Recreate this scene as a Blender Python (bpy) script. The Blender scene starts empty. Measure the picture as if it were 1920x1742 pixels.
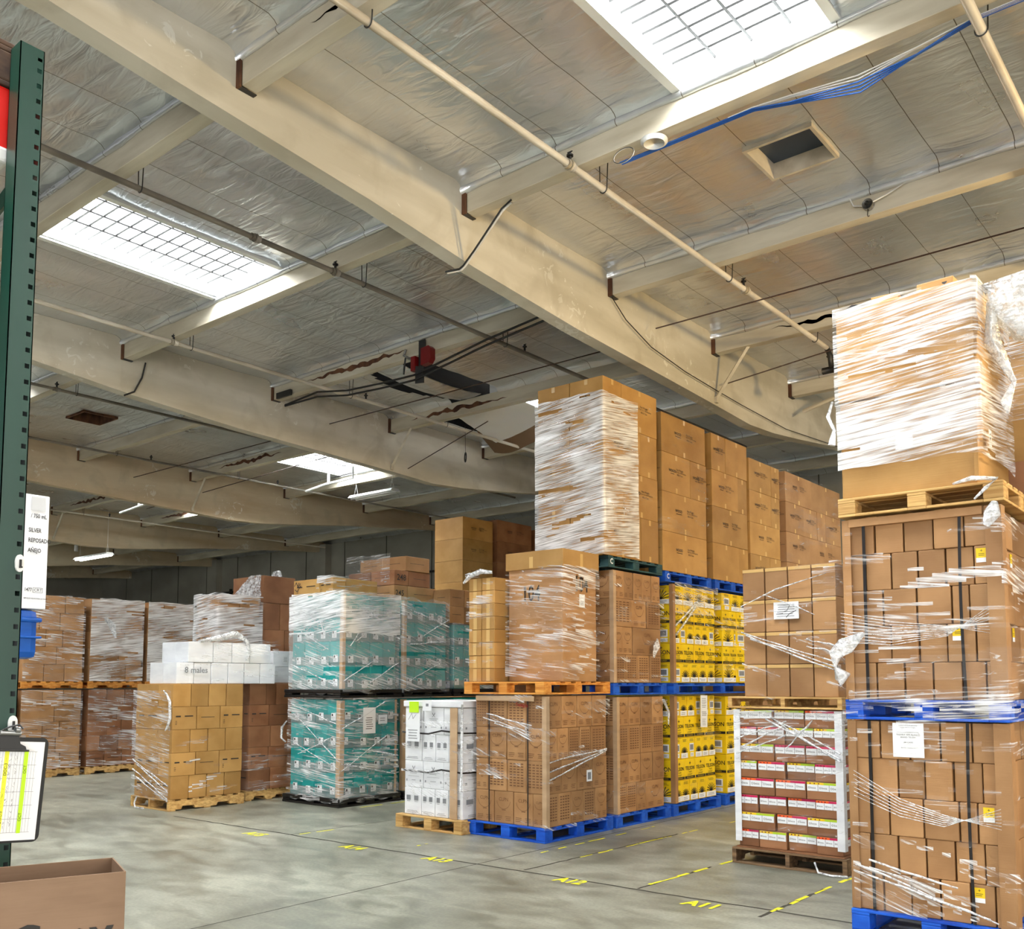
import bpy, bmesh, math, random
from mathutils import Vector, Matrix, noise
random.seed(7)
C = bpy.context.scene.collection
sc = bpy.context.scene
H = 1.6

# ------------------------------------------------------------------ camera
cam = bpy.data.cameras.new('camera'); camo = bpy.data.objects.new('camera', cam); C.objects.link(camo)
f, cyp, yaw, pitch = 1778.88, 1133.75, .6904, .0821
cam.sensor_width = 36; cam.sensor_fit = 'HORIZONTAL'; cam.lens = f / 1920 * 36
cam.shift_y = (cyp - 871) / 1920
cam.clip_end = 200; cam.clip_start = .05
F = Vector((-math.sin(yaw) * math.cos(pitch), math.cos(yaw) * math.cos(pitch), math.sin(pitch)))
Rt = Vector((math.cos(yaw), math.sin(yaw), 0)); U = Rt.cross(F)
camo.matrix_world = Matrix(((Rt.x, U.x, -F.x, 0), (Rt.y, U.y, -F.y, 0), (Rt.z, U.z, -F.z, H), (0, 0, 0, 1)))
sc.camera = camo
sc.view_settings.view_transform = 'Standard'; sc.view_settings.look = 'None'
sc.view_settings.gamma = 1; sc.view_settings.use_curve_mapping = False
sc.view_settings.exposure = 0.36
sc.cycles.use_denoising = True
sc.cycles.max_bounces = 6; sc.cycles.diffuse_bounces = 4; sc.cycles.glossy_bounces = 3
sc.cycles.transparent_max_bounces = 10; sc.cycles.transmission_bounces = 3
sc.cycles.sample_clamp_indirect = 6
sc.cycles.use_adaptive_sampling = True; sc.cycles.adaptive_threshold = .05
sc.cycles.caustics_reflective = False; sc.cycles.caustics_refractive = False

# ------------------------------------------------------------------ materials
def lin(c):
    return tuple(((v / 255) / 12.92 if v <= 10 else (((v / 255) + .055) / 1.055) ** 2.4) for v in c)
def base(name):
    m = bpy.data.materials.new(name); m.use_nodes = True
    nt = m.node_tree; b = nt.nodes['Principled BSDF']
    return m, nt, b
def N(nt, t, **k):
    n = nt.nodes.new(t)
    for a, v in k.items():
        setattr(n, a, v)
    return n
def flat(name, rgb, rough=.6, metal=0, spec=.5, emit=0):
    m, nt, b = base(name)
    b.inputs['Base Color'].default_value = (*lin(rgb), 1); b.inputs['Roughness'].default_value = rough
    b.inputs['Metallic'].default_value = metal; b.inputs['Specular IOR Level'].default_value = spec
    if emit:
        b.inputs['Emission Color'].default_value = (*lin(rgb), 1); b.inputs['Emission Strength'].default_value = emit
    return m
def noisy(name, a, b_, scale=(6, 6, 6), rough=.7, metal=0, detail=5, bump=0, bscale=None, rvar=0, lo=.35, hi=.65, space='Object', objvar=0, spec=.4, bdist=.01):
    """two-colour noise material; scale stretches the pattern per axis; objvar shifts value per object"""
    m, nt, b = base(name); L = nt.links.new
    tc = N(nt, 'ShaderNodeTexCoord'); mp = N(nt, 'ShaderNodeMapping'); mp.inputs['Scale'].default_value = scale
    if space == 'World':
        g = N(nt, 'ShaderNodeNewGeometry'); L(g.outputs['Position'], mp.inputs['Vector'])
    else:
        oi0 = N(nt, 'ShaderNodeObjectInfo'); ad = N(nt, 'ShaderNodeVectorMath', operation='MULTIPLY_ADD')
        ad.inputs[1].default_value = (9, 9, 9)
        L(oi0.outputs['Random'], ad.inputs[0]); L(tc.outputs['Object'], ad.inputs[2]); L(ad.outputs[0], mp.inputs['Vector'])
    nz = N(nt, 'ShaderNodeTexNoise'); nz.inputs['Scale'].default_value = 1; nz.inputs['Detail'].default_value = detail
    L(mp.outputs['Vector'], nz.inputs['Vector'])
    cr = N(nt, 'ShaderNodeValToRGB'); cr.color_ramp.elements[0].position = lo; cr.color_ramp.elements[1].position = hi
    cr.color_ramp.elements[0].color = (*lin(a), 1); cr.color_ramp.elements[1].color = (*lin(b_), 1)
    L(nz.outputs['Fac'], cr.inputs['Fac'])
    out = cr.outputs['Color']
    if objvar:
        oi = N(nt, 'ShaderNodeObjectInfo'); mr = N(nt, 'ShaderNodeMapRange')
        mr.inputs['To Min'].default_value = 1 - objvar; mr.inputs['To Max'].default_value = 1 + objvar
        hs = N(nt, 'ShaderNodeHueSaturation'); L(oi.outputs['Random'], mr.inputs['Value']); L(mr.outputs['Result'], hs.inputs['Value'])
        L(out, hs.inputs['Color']); out = hs.outputs['Color']
    L(out, b.inputs['Base Color'])
    b.inputs['Roughness'].default_value = rough; b.inputs['Metallic'].default_value = metal; b.inputs['Specular IOR Level'].default_value = spec
    if rvar:
        mr = N(nt, 'ShaderNodeMapRange'); mr.inputs['To Min'].default_value = rough - rvar; mr.inputs['To Max'].default_value = rough + rvar
        L(nz.outputs['Fac'], mr.inputs['Value']); L(mr.outputs['Result'], b.inputs['Roughness'])
    if bump:
        n2 = nz
        if bscale:
            mp2 = N(nt, 'ShaderNodeMapping'); mp2.inputs['Scale'].default_value = bscale
            L(mp.inputs['Vector'].links[0].from_socket, mp2.inputs['Vector'])
            n2 = N(nt, 'ShaderNodeTexNoise'); n2.inputs['Scale'].default_value = 1; n2.inputs['Detail'].default_value = 4
            L(mp2.outputs['Vector'], n2.inputs['Vector'])
        bp = N(nt, 'ShaderNodeBump'); bp.inputs['Strength'].default_value = bump; bp.inputs['Distance'].default_value = bdist
        L(n2.outputs['Fac'], bp.inputs['Height']); L(bp.outputs['Normal'], b.inputs['Normal'])
    return m

KRAFT = noisy('kraft_board', (150, 110, 70), (172, 131, 88), (2.5, 2.5, 3), rough=.6, objvar=.17, bump=.08, bscale=(5, 5, 160))
KRAFT2 = noisy('kraft_board_tan', (164, 122, 64), (184, 142, 82), (2.5, 2.5, 3), rough=.6, objvar=.14, bump=.08, bscale=(5, 5, 160))
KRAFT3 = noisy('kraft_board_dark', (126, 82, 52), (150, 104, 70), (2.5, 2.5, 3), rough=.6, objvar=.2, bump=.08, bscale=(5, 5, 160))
PALEK = noisy('kraft_board_pale', (176, 146, 112), (192, 162, 128), (3, 3, 8), rough=.7, objvar=.05)
WHITEB = noisy('white_board', (222, 224, 228), (238, 240, 242), (3, 3, 10), rough=.55, objvar=.04, bump=.05, bscale=(5, 5, 160))
YELLOW = noisy('yellow_board', (236, 196, 6), (246, 212, 22), (3, 3, 3), rough=.45, objvar=.05)
TEAL = noisy('teal_board', (18, 138, 136), (42, 164, 162), (3, 3, 3), rough=.5, objvar=.08)
GREYB = flat('grey_board_band', (112, 136, 136), .6)
TAPE = flat('packing_tape', (206, 168, 104), .28, spec=.6)
INK = flat('black_ink', (40, 34, 30), .6)
INKB = flat('brown_ink', (110, 74, 44), .7)
INKG = flat('grey_ink', (130, 132, 136), .6)
REDINK = flat('red_marker', (150, 20, 20), .6)
PAPER = flat('white_paper', (236, 238, 240), .6)
LIME = flat('lime_paper', (190, 235, 30), .6)
MAGENTA = flat('magenta_print', (196, 18, 84), .45)
ORANGE = flat('orange_print', (238, 92, 26), .45)
YPRINT = flat('yellow_print', (236, 200, 20), .45)
GPRINT = flat('green_print', (176, 206, 40), .45)
BLACKP = flat('black_print', (26, 22, 16), .5)
WOODL = noisy('pale_pallet_wood', (170, 128, 72), (214, 176, 112), (2, 14, 30), rough=.75, objvar=.12, bump=.3, bscale=(3, 30, 60))
WOODO = noisy('orange_pallet_wood', (190, 116, 40), (222, 158, 74), (2, 14, 30), rough=.75, objvar=.12, bump=.3, bscale=(3, 30, 60))
WOODD = noisy('grey_pallet_wood', (96, 74, 52), (142, 112, 80), (2, 14, 30), rough=.8, objvar=.12, bump=.3, bscale=(3, 30, 60))
BLUEP = noisy('blue_painted_wood', (6, 62, 168), (24, 96, 208), (4, 12, 12), rough=.6, objvar=.10, lo=.3, hi=.7, bump=.2)
GREENP = noisy('dark_green_painted_wood', (26, 58, 62), (44, 82, 84), (4, 12, 12), rough=.6, objvar=.1)
BLACKPL = flat('black_plastic', (14, 14, 15), .4)
STRAP = flat('black_strapping', (26, 22, 22), .35)
RACKG = noisy('green_rack_enamel', (5, 50, 38), (9, 62, 48), (3, 3, 1), rough=.38, spec=.6)
STEEL = flat('zinc_steel', (150, 150, 148), .35, metal=.9)
DSTEEL = flat('dark_steel', (58, 58, 58), .45, metal=.6)
BLACK = flat('black_rubber', (12, 12, 12), .5)
RED = flat('red_lacquer', (110, 6, 8), .4)
REDBAG = flat('red_sheet', (214, 28, 20), .45)
BLUEBIN = noisy('blue_plastic', (0, 62, 140), (4, 80, 165), (3, 3, 20), rough=.35)
WHITEM = flat('white_enamel', (232, 234, 232), .4)
BEAM = noisy('cream_painted_glulam', (190, 183, 164), (216, 210, 194), (1.5, .5, 3), rough=.55, bump=.25, bscale=(4, 2, 40), rvar=.08, bdist=.004)
def _flakes(m, seed):
    nt = m.node_tree; L = nt.links.new; b = nt.nodes['Principled BSDF']; src = b.inputs['Base Color'].links[0].from_socket
    g = N(nt, 'ShaderNodeNewGeometry'); n1 = N(nt, 'ShaderNodeTexNoise'); n1.inputs['Scale'].default_value = 7; n1.inputs['Detail'].default_value = 6; n1.inputs['Distortion'].default_value = 1.5
    n2 = N(nt, 'ShaderNodeTexNoise'); n2.inputs['Scale'].default_value = .8; n2.inputs['Detail'].default_value = 2; L(g.outputs['Position'], n1.inputs['Vector']); L(g.outputs['Position'], n2.inputs['Vector'])
    mu = N(nt, 'ShaderNodeMath', operation='MULTIPLY'); L(n1.outputs['Fac'], mu.inputs[0]); L(n2.outputs['Fac'], mu.inputs[1])
    mr = N(nt, 'ShaderNodeMapRange'); mr.inputs['From Min'].default_value = .375; mr.inputs['From Max'].default_value = .395; mr.inputs['To Max'].default_value = .6; L(mu.outputs[0], mr.inputs['Value'])
    mx = N(nt, 'ShaderNodeMix', data_type='RGBA'); L(mr.outputs['Result'], mx.inputs['Factor']); L(src, mx.inputs[6]); mx.inputs[7].default_value = (*lin((232, 230, 220)), 1)
    n3 = N(nt, 'ShaderNodeTexNoise'); n3.inputs['Scale'].default_value = 2.4; n3.inputs['Detail'].default_value = 8; n3.inputs['Distortion'].default_value = .5; L(g.outputs['Position'], n3.inputs['Vector'])
    m3 = N(nt, 'ShaderNodeMapRange'); m3.inputs['From Min'].default_value = .5; m3.inputs['From Max'].default_value = .7; m3.inputs['To Max'].default_value = .35; L(n3.outputs['Fac'], m3.inputs['Value'])
    mz = N(nt, 'ShaderNodeMix', data_type='RGBA'); L(m3.outputs['Result'], mz.inputs['Factor']); L(mx.outputs[2], mz.inputs[6]); mz.inputs[7].default_value = (*lin((156, 146, 122)), 1)
    L(mz.outputs[2], b.inputs['Base Color'])
_flakes(BEAM, 1)
PURLIN = noisy('cream_painted_timber', (184, 175, 154), (212, 205, 186), (1, 6, 6), rough=.65, bump=.3, bscale=(1.5, 30, 30), bdist=.004)
STUBD = noisy('bare_brown_timber', (66, 40, 28), (110, 74, 50), (8, 8, 3), rough=.85)
BEAMT = noisy('tan_stained_glulam', (184, 162, 130), (212, 198, 170), (1.2, .35, 2.2), rough=.6, bump=.25, bscale=(4, 2, 40), bdist=.004)
_flakes(BEAMT, 2)
PIPEM = noisy('cream_pipe_paint', (176, 166, 148), (206, 198, 182), (6, 2, 6), rough=.5)
PIPEG = noisy('grey_pipe_paint', (104, 98, 90), (140, 132, 120), (6, 2, 6), rough=.5)
RODM = flat('rust_brown_rod', (56, 36, 26), .6)
DECK = noisy('dark_roof_deck', (10, 8, 6), (26, 19, 13), (3, 1, 3), rough=.9)
WALLM = noisy('grey_concrete_panel', (140, 138, 128), (166, 164, 154), (.5, .5, .8), rough=.85, space='World', bump=.1)
CABLEB = flat('blue_cable', (22, 84, 170), .4)
CABLEW = flat('white_cable', (222, 222, 220), .4)
PAINTY = noisy('yellow_floor_paint', (222, 216, 20), (246, 242, 60), (30, 30, 30), rough=.6, space='World')
DIRTL = flat('dirty_floor_line', (60, 58, 50), .7)

def floor_material():
    m, nt, b = base('worn_concrete'); L = nt.links.new
    g = N(nt, 'ShaderNodeNewGeometry')
    def nz(scale, det, dist=0, sc3=(1, 1, 1)):
        mp = N(nt, 'ShaderNodeMapping'); mp.inputs['Scale'].default_value = sc3; L(g.outputs['Position'], mp.inputs['Vector'])
        n = N(nt, 'ShaderNodeTexNoise'); n.inputs['Scale'].default_value = scale; n.inputs['Detail'].default_value = det; n.inputs['Distortion'].default_value = dist
        L(mp.outputs['Vector'], n.inputs['Vector']); return n
    a = nz(.7, 8, .5); c = nz(5, 8, .8, (.5, 1, 1)); d = nz(40, 4)
    r1 = N(nt, 'ShaderNodeValToRGB'); r1.color_ramp.elements[0].position = .32; r1.color_ramp.elements[1].position = .68
    r1.color_ramp.elements[0].color = (*lin((122, 122, 108)), 1); r1.color_ramp.elements[1].color = (*lin((168, 168, 151)), 1)
    L(a.outputs['Fac'], r1.inputs['Fac'])
    r2 = N(nt, 'ShaderNodeValToRGB'); r2.color_ramp.elements[0].position = .35; r2.color_ramp.elements[1].position = .62
    r2.color_ramp.elements[0].color = (.45, .45, .43, 1); r2.color_ramp.elements[1].color = (1, 1, 1, 1)
    L(c.outputs['Fac'], r2.inputs['Fac'])
    mx = N(nt, 'ShaderNodeMix', data_type='RGBA', blend_type='MULTIPLY'); mx.inputs['Factor'].default_value = .8
    L(r1.outputs['Color'], mx.inputs[6]); L(r2.outputs['Color'], mx.inputs[7])
    mx2 = N(nt, 'ShaderNodeMix', data_type='RGBA', blend_type='OVERLAY'); mx2.inputs['Factor'].default_value = .35
    L(mx.outputs[2], mx2.inputs[6]); L(d.outputs['Fac'], mx2.inputs[7]); L(mx2.outputs[2], b.inputs['Base Color'])
    mr = N(nt, 'ShaderNodeMapRange'); mr.inputs['To Min'].default_value = .22; mr.inputs['To Max'].default_value = .55
    L(c.outputs['Fac'], mr.inputs['Value']); L(mr.outputs['Result'], b.inputs['Roughness'])
    bp = N(nt, 'ShaderNodeBump'); bp.inputs['Strength'].default_value = .12; bp.inputs['Distance'].default_value = .005
    L(c.outputs['Fac'], bp.inputs['Height']); L(bp.outputs['Normal'], b.inputs['Normal'])
    return m
FLOORM = floor_material()

def foil_material():
    m, nt, b = base('foil_insulation'); L = nt.links.new
    g = N(nt, 'ShaderNodeNewGeometry'); sx = N(nt, 'ShaderNodeSeparateXYZ'); L(g.outputs['Position'], sx.inputs[0])
    # seams every .617 m in x, taped and a little dirty
    ad = N(nt, 'ShaderNodeMath', operation='ADD'); ad.inputs[1].default_value = 2.26 + .617 * 100
    L(sx.outputs['X'], ad.inputs[0])
    md = N(nt, 'ShaderNodeMath', operation='MODULO'); md.inputs[1].default_value = .617; L(ad.outputs[0], md.inputs[0])
    ls = N(nt, 'ShaderNodeMath', operation='LESS_THAN'); ls.inputs[1].default_value = .007; L(md.outputs[0], ls.inputs[0])
    mp = N(nt, 'ShaderNodeMapping'); mp.inputs['Scale'].default_value = (1.2, .5, 1); L(g.outputs['Position'], mp.inputs['Vector'])
    nz = N(nt, 'ShaderNodeTexNoise'); nz.inputs['Scale'].default_value = 1.3; nz.inputs['Detail'].default_value = 6; L(mp.outputs['Vector'], nz.inputs['Vector'])
    r = N(nt, 'ShaderNodeValToRGB'); r.color_ramp.elements[0].position = .35; r.color_ramp.elements[1].position = .65
    r.color_ramp.elements[0].color = (*lin((208, 210, 212)), 1); r.color_ramp.elements[1].color = (*lin((226, 229, 232)), 1)
    L(nz.outputs['Fac'], r.inputs['Fac'])
    mx = N(nt, 'ShaderNodeMix', data_type='RGBA'); L(ls.outputs[0], mx.inputs['Factor']); L(r.outputs['Color'], mx.inputs[6]); mx.inputs[7].default_value = (*lin((112, 106, 98)), 1)
    L(mx.outputs[2], b.inputs['Base Color'])
    b.inputs['Metallic'].default_value = .8
    mr = N(nt, 'ShaderNodeMapRange'); mr.inputs['To Min'].default_value = .25; mr.inputs['To Max'].default_value = .32
    L(nz.outputs['Fac'], mr.inputs['Value']); L(mr.outputs['Result'], b.inputs['Roughness'])
    mp2 = N(nt, 'ShaderNodeMapping'); mp2.inputs['Scale'].default_value = (1.4, 5, 1); L(g.outputs['Position'], mp2.inputs['Vector'])
    n2 = N(nt, 'ShaderNodeTexNoise'); n2.inputs['Scale'].default_value = 1.5; n2.inputs['Detail'].default_value = 3; n2.inputs['Distortion'].default_value = .9; L(mp2.outputs['Vector'], n2.inputs['Vector'])
    bp = N(nt, 'ShaderNodeBump'); bp.inputs['Strength'].default_value = .8; bp.inputs['Distance'].default_value = .035
    L(n2.outputs['Fac'], bp.inputs['Height']); L(bp.outputs['Normal'], b.inputs['Normal'])
    return m
FOIL = foil_material()

def film_material(name, ang=0.0, dens=.5, tint=(250, 251, 252), lo=.04, hi=.93):
    """stretch film: clear where taut, white streaks paint in skylight glints as well as gathered strands"""
    m, nt, b = base(name); L = nt.links.new
    b.inputs['Base Color'].default_value = (*lin(tint), 1); b.inputs['Roughness'].default_value = .16; b.inputs['Specular IOR Level'].default_value = .9
    g = N(nt, 'ShaderNodeNewGeometry'); sx = N(nt, 'ShaderNodeSeparateXYZ'); L(g.outputs['Position'], sx.inputs[0])
    ad = N(nt, 'ShaderNodeMath', operation='ADD'); L(sx.outputs['X'], ad.inputs[0]); L(sx.outputs['Y'], ad.inputs[1])
    cb = N(nt, 'ShaderNodeCombineXYZ'); L(ad.outputs[0], cb.inputs['X']); L(sx.outputs['Z'], cb.inputs['Z'])
    rot = N(nt, 'ShaderNodeMapping'); rot.inputs['Rotation'].default_value = (0, ang, 0); L(cb.outputs[0], rot.inputs['Vector'])
    def nz(s3, det, dist, warp=True):
        mp = N(nt, 'ShaderNodeMapping'); mp.inputs['Scale'].default_value = s3; L(rot.outputs['Vector'], mp.inputs['Vector'])
        n = N(nt, 'ShaderNodeTexNoise'); n.inputs['Scale'].default_value = 1; n.inputs['Detail'].default_value = det; n.inputs['Distortion'].default_value = dist
        L(mp.outputs['Vector'], n.inputs['Vector']); return n.outputs['Fac']
    st = nz((2.6, 1, 70), 5, .25); pa = nz((1.3, 1, 3.0), 3, .6); sp = nz((9, 1, 26), 3, 1.2)
    # strands and painted highlights narrow the threshold where the big patch noise is high
    a1 = N(nt, 'ShaderNodeMapRange'); a1.inputs['From Min'].default_value = .62 - .18 * dens; a1.inputs['From Max'].default_value = .74 - .14 * dens
    m1 = N(nt, 'ShaderNodeMath', operation='MULTIPLY_ADD'); m1.inputs[1].default_value = .42; L(pa, m1.inputs[0]); 
    s2 = N(nt, 'ShaderNodeMath', operation='MULTIPLY'); s2.inputs[1].default_value = .58; L(st, s2.inputs[0]); L(s2.outputs[0], m1.inputs[2])
    L(m1.outputs[0], a1.inputs['Value'])
    a2 = N(nt, 'ShaderNodeMapRange'); a2.inputs['From Min'].default_value = .62; a2.inputs['From Max'].default_value = .72; a2.inputs['To Max'].default_value = .5; L(sp, a2.inputs['Value'])
    mxm = N(nt, 'ShaderNodeMath', operation='MAXIMUM'); L(a1.outputs[0], mxm.inputs[0]); L(a2.outputs[0], mxm.inputs[1])
    fin = N(nt, 'ShaderNodeMapRange'); fin.inputs['To Min'].default_value = lo; fin.inputs['To Max'].default_value = hi; L(mxm.outputs[0], fin.inputs['Value'])
    L(fin.outputs[0], b.inputs['Alpha'])
    bp = N(nt, 'ShaderNodeBump'); bp.inputs['Strength'].default_value = .6; bp.inputs['Distance'].default_value = .005; L(st, bp.inputs['Height']); L(bp.outputs['Normal'], b.inputs['Normal'])
    return m
FILM = [film_material('stretch_film_taut', .05, .6), film_material('stretch_film_wrinkled', -.12, .7), film_material('stretch_film_heavy', .10, 1.0),
        film_material('stretch_film_slanted', -.35, .6), film_material('stretch_film_thin', .3, .15), film_material('stretch_film_milky', -.25, .55, (246, 249, 249), .2, .9), film_material('stretch_film_white', .12, 1.22)]
WAD = noisy('gathered_film', (226, 230, 234), (252, 253, 254), (14, 14, 30), rough=.2, bump=1, bscale=(20, 20, 40), bdist=.02, spec=.9)
def _wad():
    nt = WAD.node_tree; b = nt.nodes['Principled BSDF']; g = N(nt, 'ShaderNodeTexCoord'); n = N(nt, 'ShaderNodeTexNoise'); n.inputs['Scale'].default_value = 22; n.inputs['Detail'].default_value = 4; n.inputs['Distortion'].default_value = 1
    nt.links.new(g.outputs['Object'], n.inputs['Vector']); m = N(nt, 'ShaderNodeMapRange'); m.inputs['From Min'].default_value = .38; m.inputs['From Max'].default_value = .6; m.inputs['To Min'].default_value = .25; m.inputs['To Max'].default_value = .95
    nt.links.new(n.outputs['Fac'], m.inputs['Value']); nt.links.new(m.outputs['Result'], b.inputs['Alpha'])
_wad()

def glow(name, rgb, s):
    m = bpy.data.materials.new(name); m.use_nodes = True; nt = m.node_tree; nt.nodes.clear()
    e = N(nt, 'ShaderNodeEmission'); e.inputs[0].default_value = (*rgb, 1); e.inputs[1].default_value = s
    o = N(nt, 'ShaderNodeOutputMaterial'); nt.links.new(e.outputs[0], o.inputs[0]); return m
SKYP = glow('daylit_skylight_diffuser', (.95, .98, 1), 46)
TUBE = glow('lit_lamp_tube', (1, .98, .9), 14)

# ------------------------------------------------------------------ mesh helpers
def new_mesh(name, verts, faces, mats, idx=None, smooth=False):
    me = bpy.data.meshes.new(name); me.from_pydata([tuple(v) for v in verts], [], faces); me.update()
    for m in (mats if isinstance(mats, (list, tuple)) else [mats]):
        me.materials.append(m)
    if idx:
        me.polygons.foreach_set('material_index', idx)
    if smooth:
        me.polygons.foreach_set('use_smooth', [True] * len(me.polygons))
    return me
class MB:
    def __init__(s):
        s.v = []; s.f = []; s.i = []; s.mats = []
    def mi(s, m):
        if m not in s.mats: s.mats.append(m)
        return s.mats.index(m)
    def add(s, v, fs, m):
        k = len(s.v); s.v += [Vector(p) for p in v]; i = s.mi(m)
        for q in fs:
            s.f.append([a + k for a in q]); s.i.append(i)
    def box(s, x0, x1, y0, y1, z0, z1, m, bev=0):
        if bev:
            bm = bmesh.new(); bmesh.ops.create_cube(bm, size=1)
            for v in bm.verts:
                v.co = Vector(((x0 + x1) / 2 + v.co.x * (x1 - x0), (y0 + y1) / 2 + v.co.y * (y1 - y0), (z0 + z1) / 2 + v.co.z * (z1 - z0)))
            bmesh.ops.bevel(bm, geom=bm.edges[:], offset=bev, segments=2, affect='EDGES', profile=.6)
            bm.verts.index_update(); s.add([v.co for v in bm.verts], [[v.index for v in fa.verts] for fa in bm.faces], m); bm.free(); return
        s.add([(x0, y0, z0), (x1, y0, z0), (x1, y1, z0), (x0, y1, z0), (x0, y0, z1), (x1, y0, z1), (x1, y1, z1), (x0, y1, z1)],
              [(0, 3, 2, 1), (4, 5, 6, 7), (0, 1, 5, 4), (1, 2, 6, 5), (2, 3, 7, 6), (3, 0, 4, 7)], m)
    def prism(s, poly, a, b, axis, m):
        """poly = 2D outline, extruded from a to b along axis ('x': poly in y,z; 'y': poly in x,z; 'z': poly in x,y)"""
        def P(p, t):
            return {'x': (t, p[0], p[1]), 'y': (p[0], t, p[1]), 'z': (p[0], p[1], t)}[axis]
        n = len(poly); v = [P(p, a) for p in poly] + [P(p, b) for p in poly]
        s.add(v, [list(range(n))[::-1], list(range(n, 2 * n))] + [[i, (i + 1) % n, n + (i + 1) % n, n + i] for i in range(n)], m)
    def tube(s, pts, r, m, n=8, cap=True):
        pts = [Vector(p) for p in pts]; rings = []
        up0 = None
        for i, p in enumerate(pts):
            d = (pts[min(i + 1, len(pts) - 1)] - pts[max(i - 1, 0)]).normalized()
            if up0 is None:
                up0 = Vector((0, 0, 1)) if abs(d.z) < .9 else Vector((1, 0, 0))
            a = d.cross(up0).normalized(); b = a.cross(d).normalized(); up0 = b
            rr = r[i] if isinstance(r, (list, tuple)) else r
            rings.append([p + a * math.cos(2 * math.pi * k / n) * rr + b * math.sin(2 * math.pi * k / n) * rr for k in range(n)])
        v = [q for R_ in rings for q in R_]; fs = []
        for i in range(len(pts) - 1):
            for k in range(n):
                fs.append((i * n + k, i * n + (k + 1) % n, (i + 1) * n + (k + 1) % n, (i + 1) * n + k))
        if cap:
            fs.append(list(range(n))); fs.append([(len(pts) - 1) * n + k for k in range(n)][::-1])
        s.add(v, fs, m)
    def quad(s, a, b, c, d, m): s.add([a, b, c, d], [(0, 1, 2, 3)], m)
    def mesh(s, name, smooth=False): return new_mesh(name, s.v, s.f, s.mats, s.i, smooth)
    def build(s, name, parent=None, loc=(0, 0, 0), smooth=False, rot=None):
        return link(name, s.mesh(name, smooth), parent, loc, rot)
def link(name, me, parent=None, loc=(0, 0, 0), rot=None):
    o = bpy.data.objects.new(name, me); C.objects.link(o); o.location = loc
    if rot: o.rotation_euler = rot
    if parent: o.parent = parent
    return o
def tag(o, label, cat, group=None, kind=None):
    if label: o['label'] = label
    if cat: o['category'] = cat
    if group: o['group'] = group
    if kind: o['kind'] = kind
    return o
def empty(name, loc, label, cat, group=None, rot=None):
    o = bpy.data.objects.new(name, None); C.objects.link(o); o.location = loc; o.empty_display_size = .1
    if rot: o.rotation_euler = rot
    return tag(o, label, cat, group)
def struct(o):
    o['kind'] = 'structure'; return o
_tx = {}
def text_geo(s, size, bold=0, align='CENTER', sx=1.0):
    key = (s, round(size, 4), bold, align, sx)
    if key not in _tx:
        cu = bpy.data.curves.new('t', 'FONT'); cu.body = s; cu.size = size; cu.align_x = align; cu.align_y = 'CENTER'; cu.resolution_u = 2; cu.offset = bold * size
        o = bpy.data.objects.new('t', cu); C.objects.link(o); bpy.context.view_layer.update()
        me = bpy.data.meshes.new_from_object(o.evaluated_get(bpy.context.evaluated_depsgraph_get()))
        _tx[key] = ([(v.co.x * sx, v.co.y) for v in me.vertices], [list(p.vertices) for p in me.polygons])
        bpy.data.objects.remove(o); bpy.data.curves.remove(cu); bpy.data.meshes.remove(me)
    return _tx[key]
class Deco(MB):
    """flat print in (u,v) on a face looking towards -Y; layers lift it off the face"""
    def rect(s, u0, u1, v0, v1, m, l=1):
        y = -.0004 * l - .0012; s.add([(u0, y, v0), (u1, y, v0), (u1, y, v1), (u0, y, v1)], [(0, 1, 2, 3)], m)
    def text(s, t, u, v, size, m, l=2, bold=.0, align='CENTER', sx=1.0, rot=0):
        y = -.0004 * l - .0012; vs, fs = text_geo(t, size, bold, align, sx); c, sn = math.cos(rot), math.sin(rot)
        s.add([(u + a * c - b * sn, y, v + a * sn + b * c) for a, b in vs], fs, m)
    def arc(s, u, v, r, t, a0, a1, m, l=1, n=18):
        y = -.0004 * l - .0012
        for k in range(n):
            p, q = a0 + (a1 - a0) * k / n, a0 + (a1 - a0) * (k + 1) / n
            s.add([(u + (r - t) * math.cos(p), y, v + (r - t) * math.sin(p)), (u + (r - t) * math.cos(q), y, v + (r - t) * math.sin(q)), (u + r * math.cos(q), y, v + r * math.sin(q)), (u + r * math.cos(p), y, v + r * math.sin(p))], [(3, 2, 1, 0)], m)
    def stroke(s, pts, w, m, l=2):
        y = -.0004 * l - .0012
        for (a, b), (c, d) in zip(pts, pts[1:]):
            e = Vector((c - a, d - b)); e = e.normalized() if e.length > 0 else Vector((1, 0)); n = Vector((-e.y, e.x)) * w / 2; e *= w * .3
            s.add([(a - e.x + n.x, y, b - e.y + n.y), (a - e.x - n.x, y, b - e.y - n.y), (c + e.x - n.x, y, d + e.y - n.y), (c + e.x + n.x, y, d + e.y + n.y)], [(0, 1, 2, 3)], m)
    def lines(s, u0, u1, v0, v1, n, m, l=2, rnd=None):
        rnd = rnd or random
        for k in range(n):
            v = v1 - (v1 - v0) * (k + .5) / n; h = (v1 - v0) / n * .3
            a = u0 + (u1 - u0) * rnd.random() * .15; b = u1 - (u1 - u0) * rnd.random() * .2
            s.rect(a, b, v - h / 2, v + h / 2, m, l)

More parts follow.
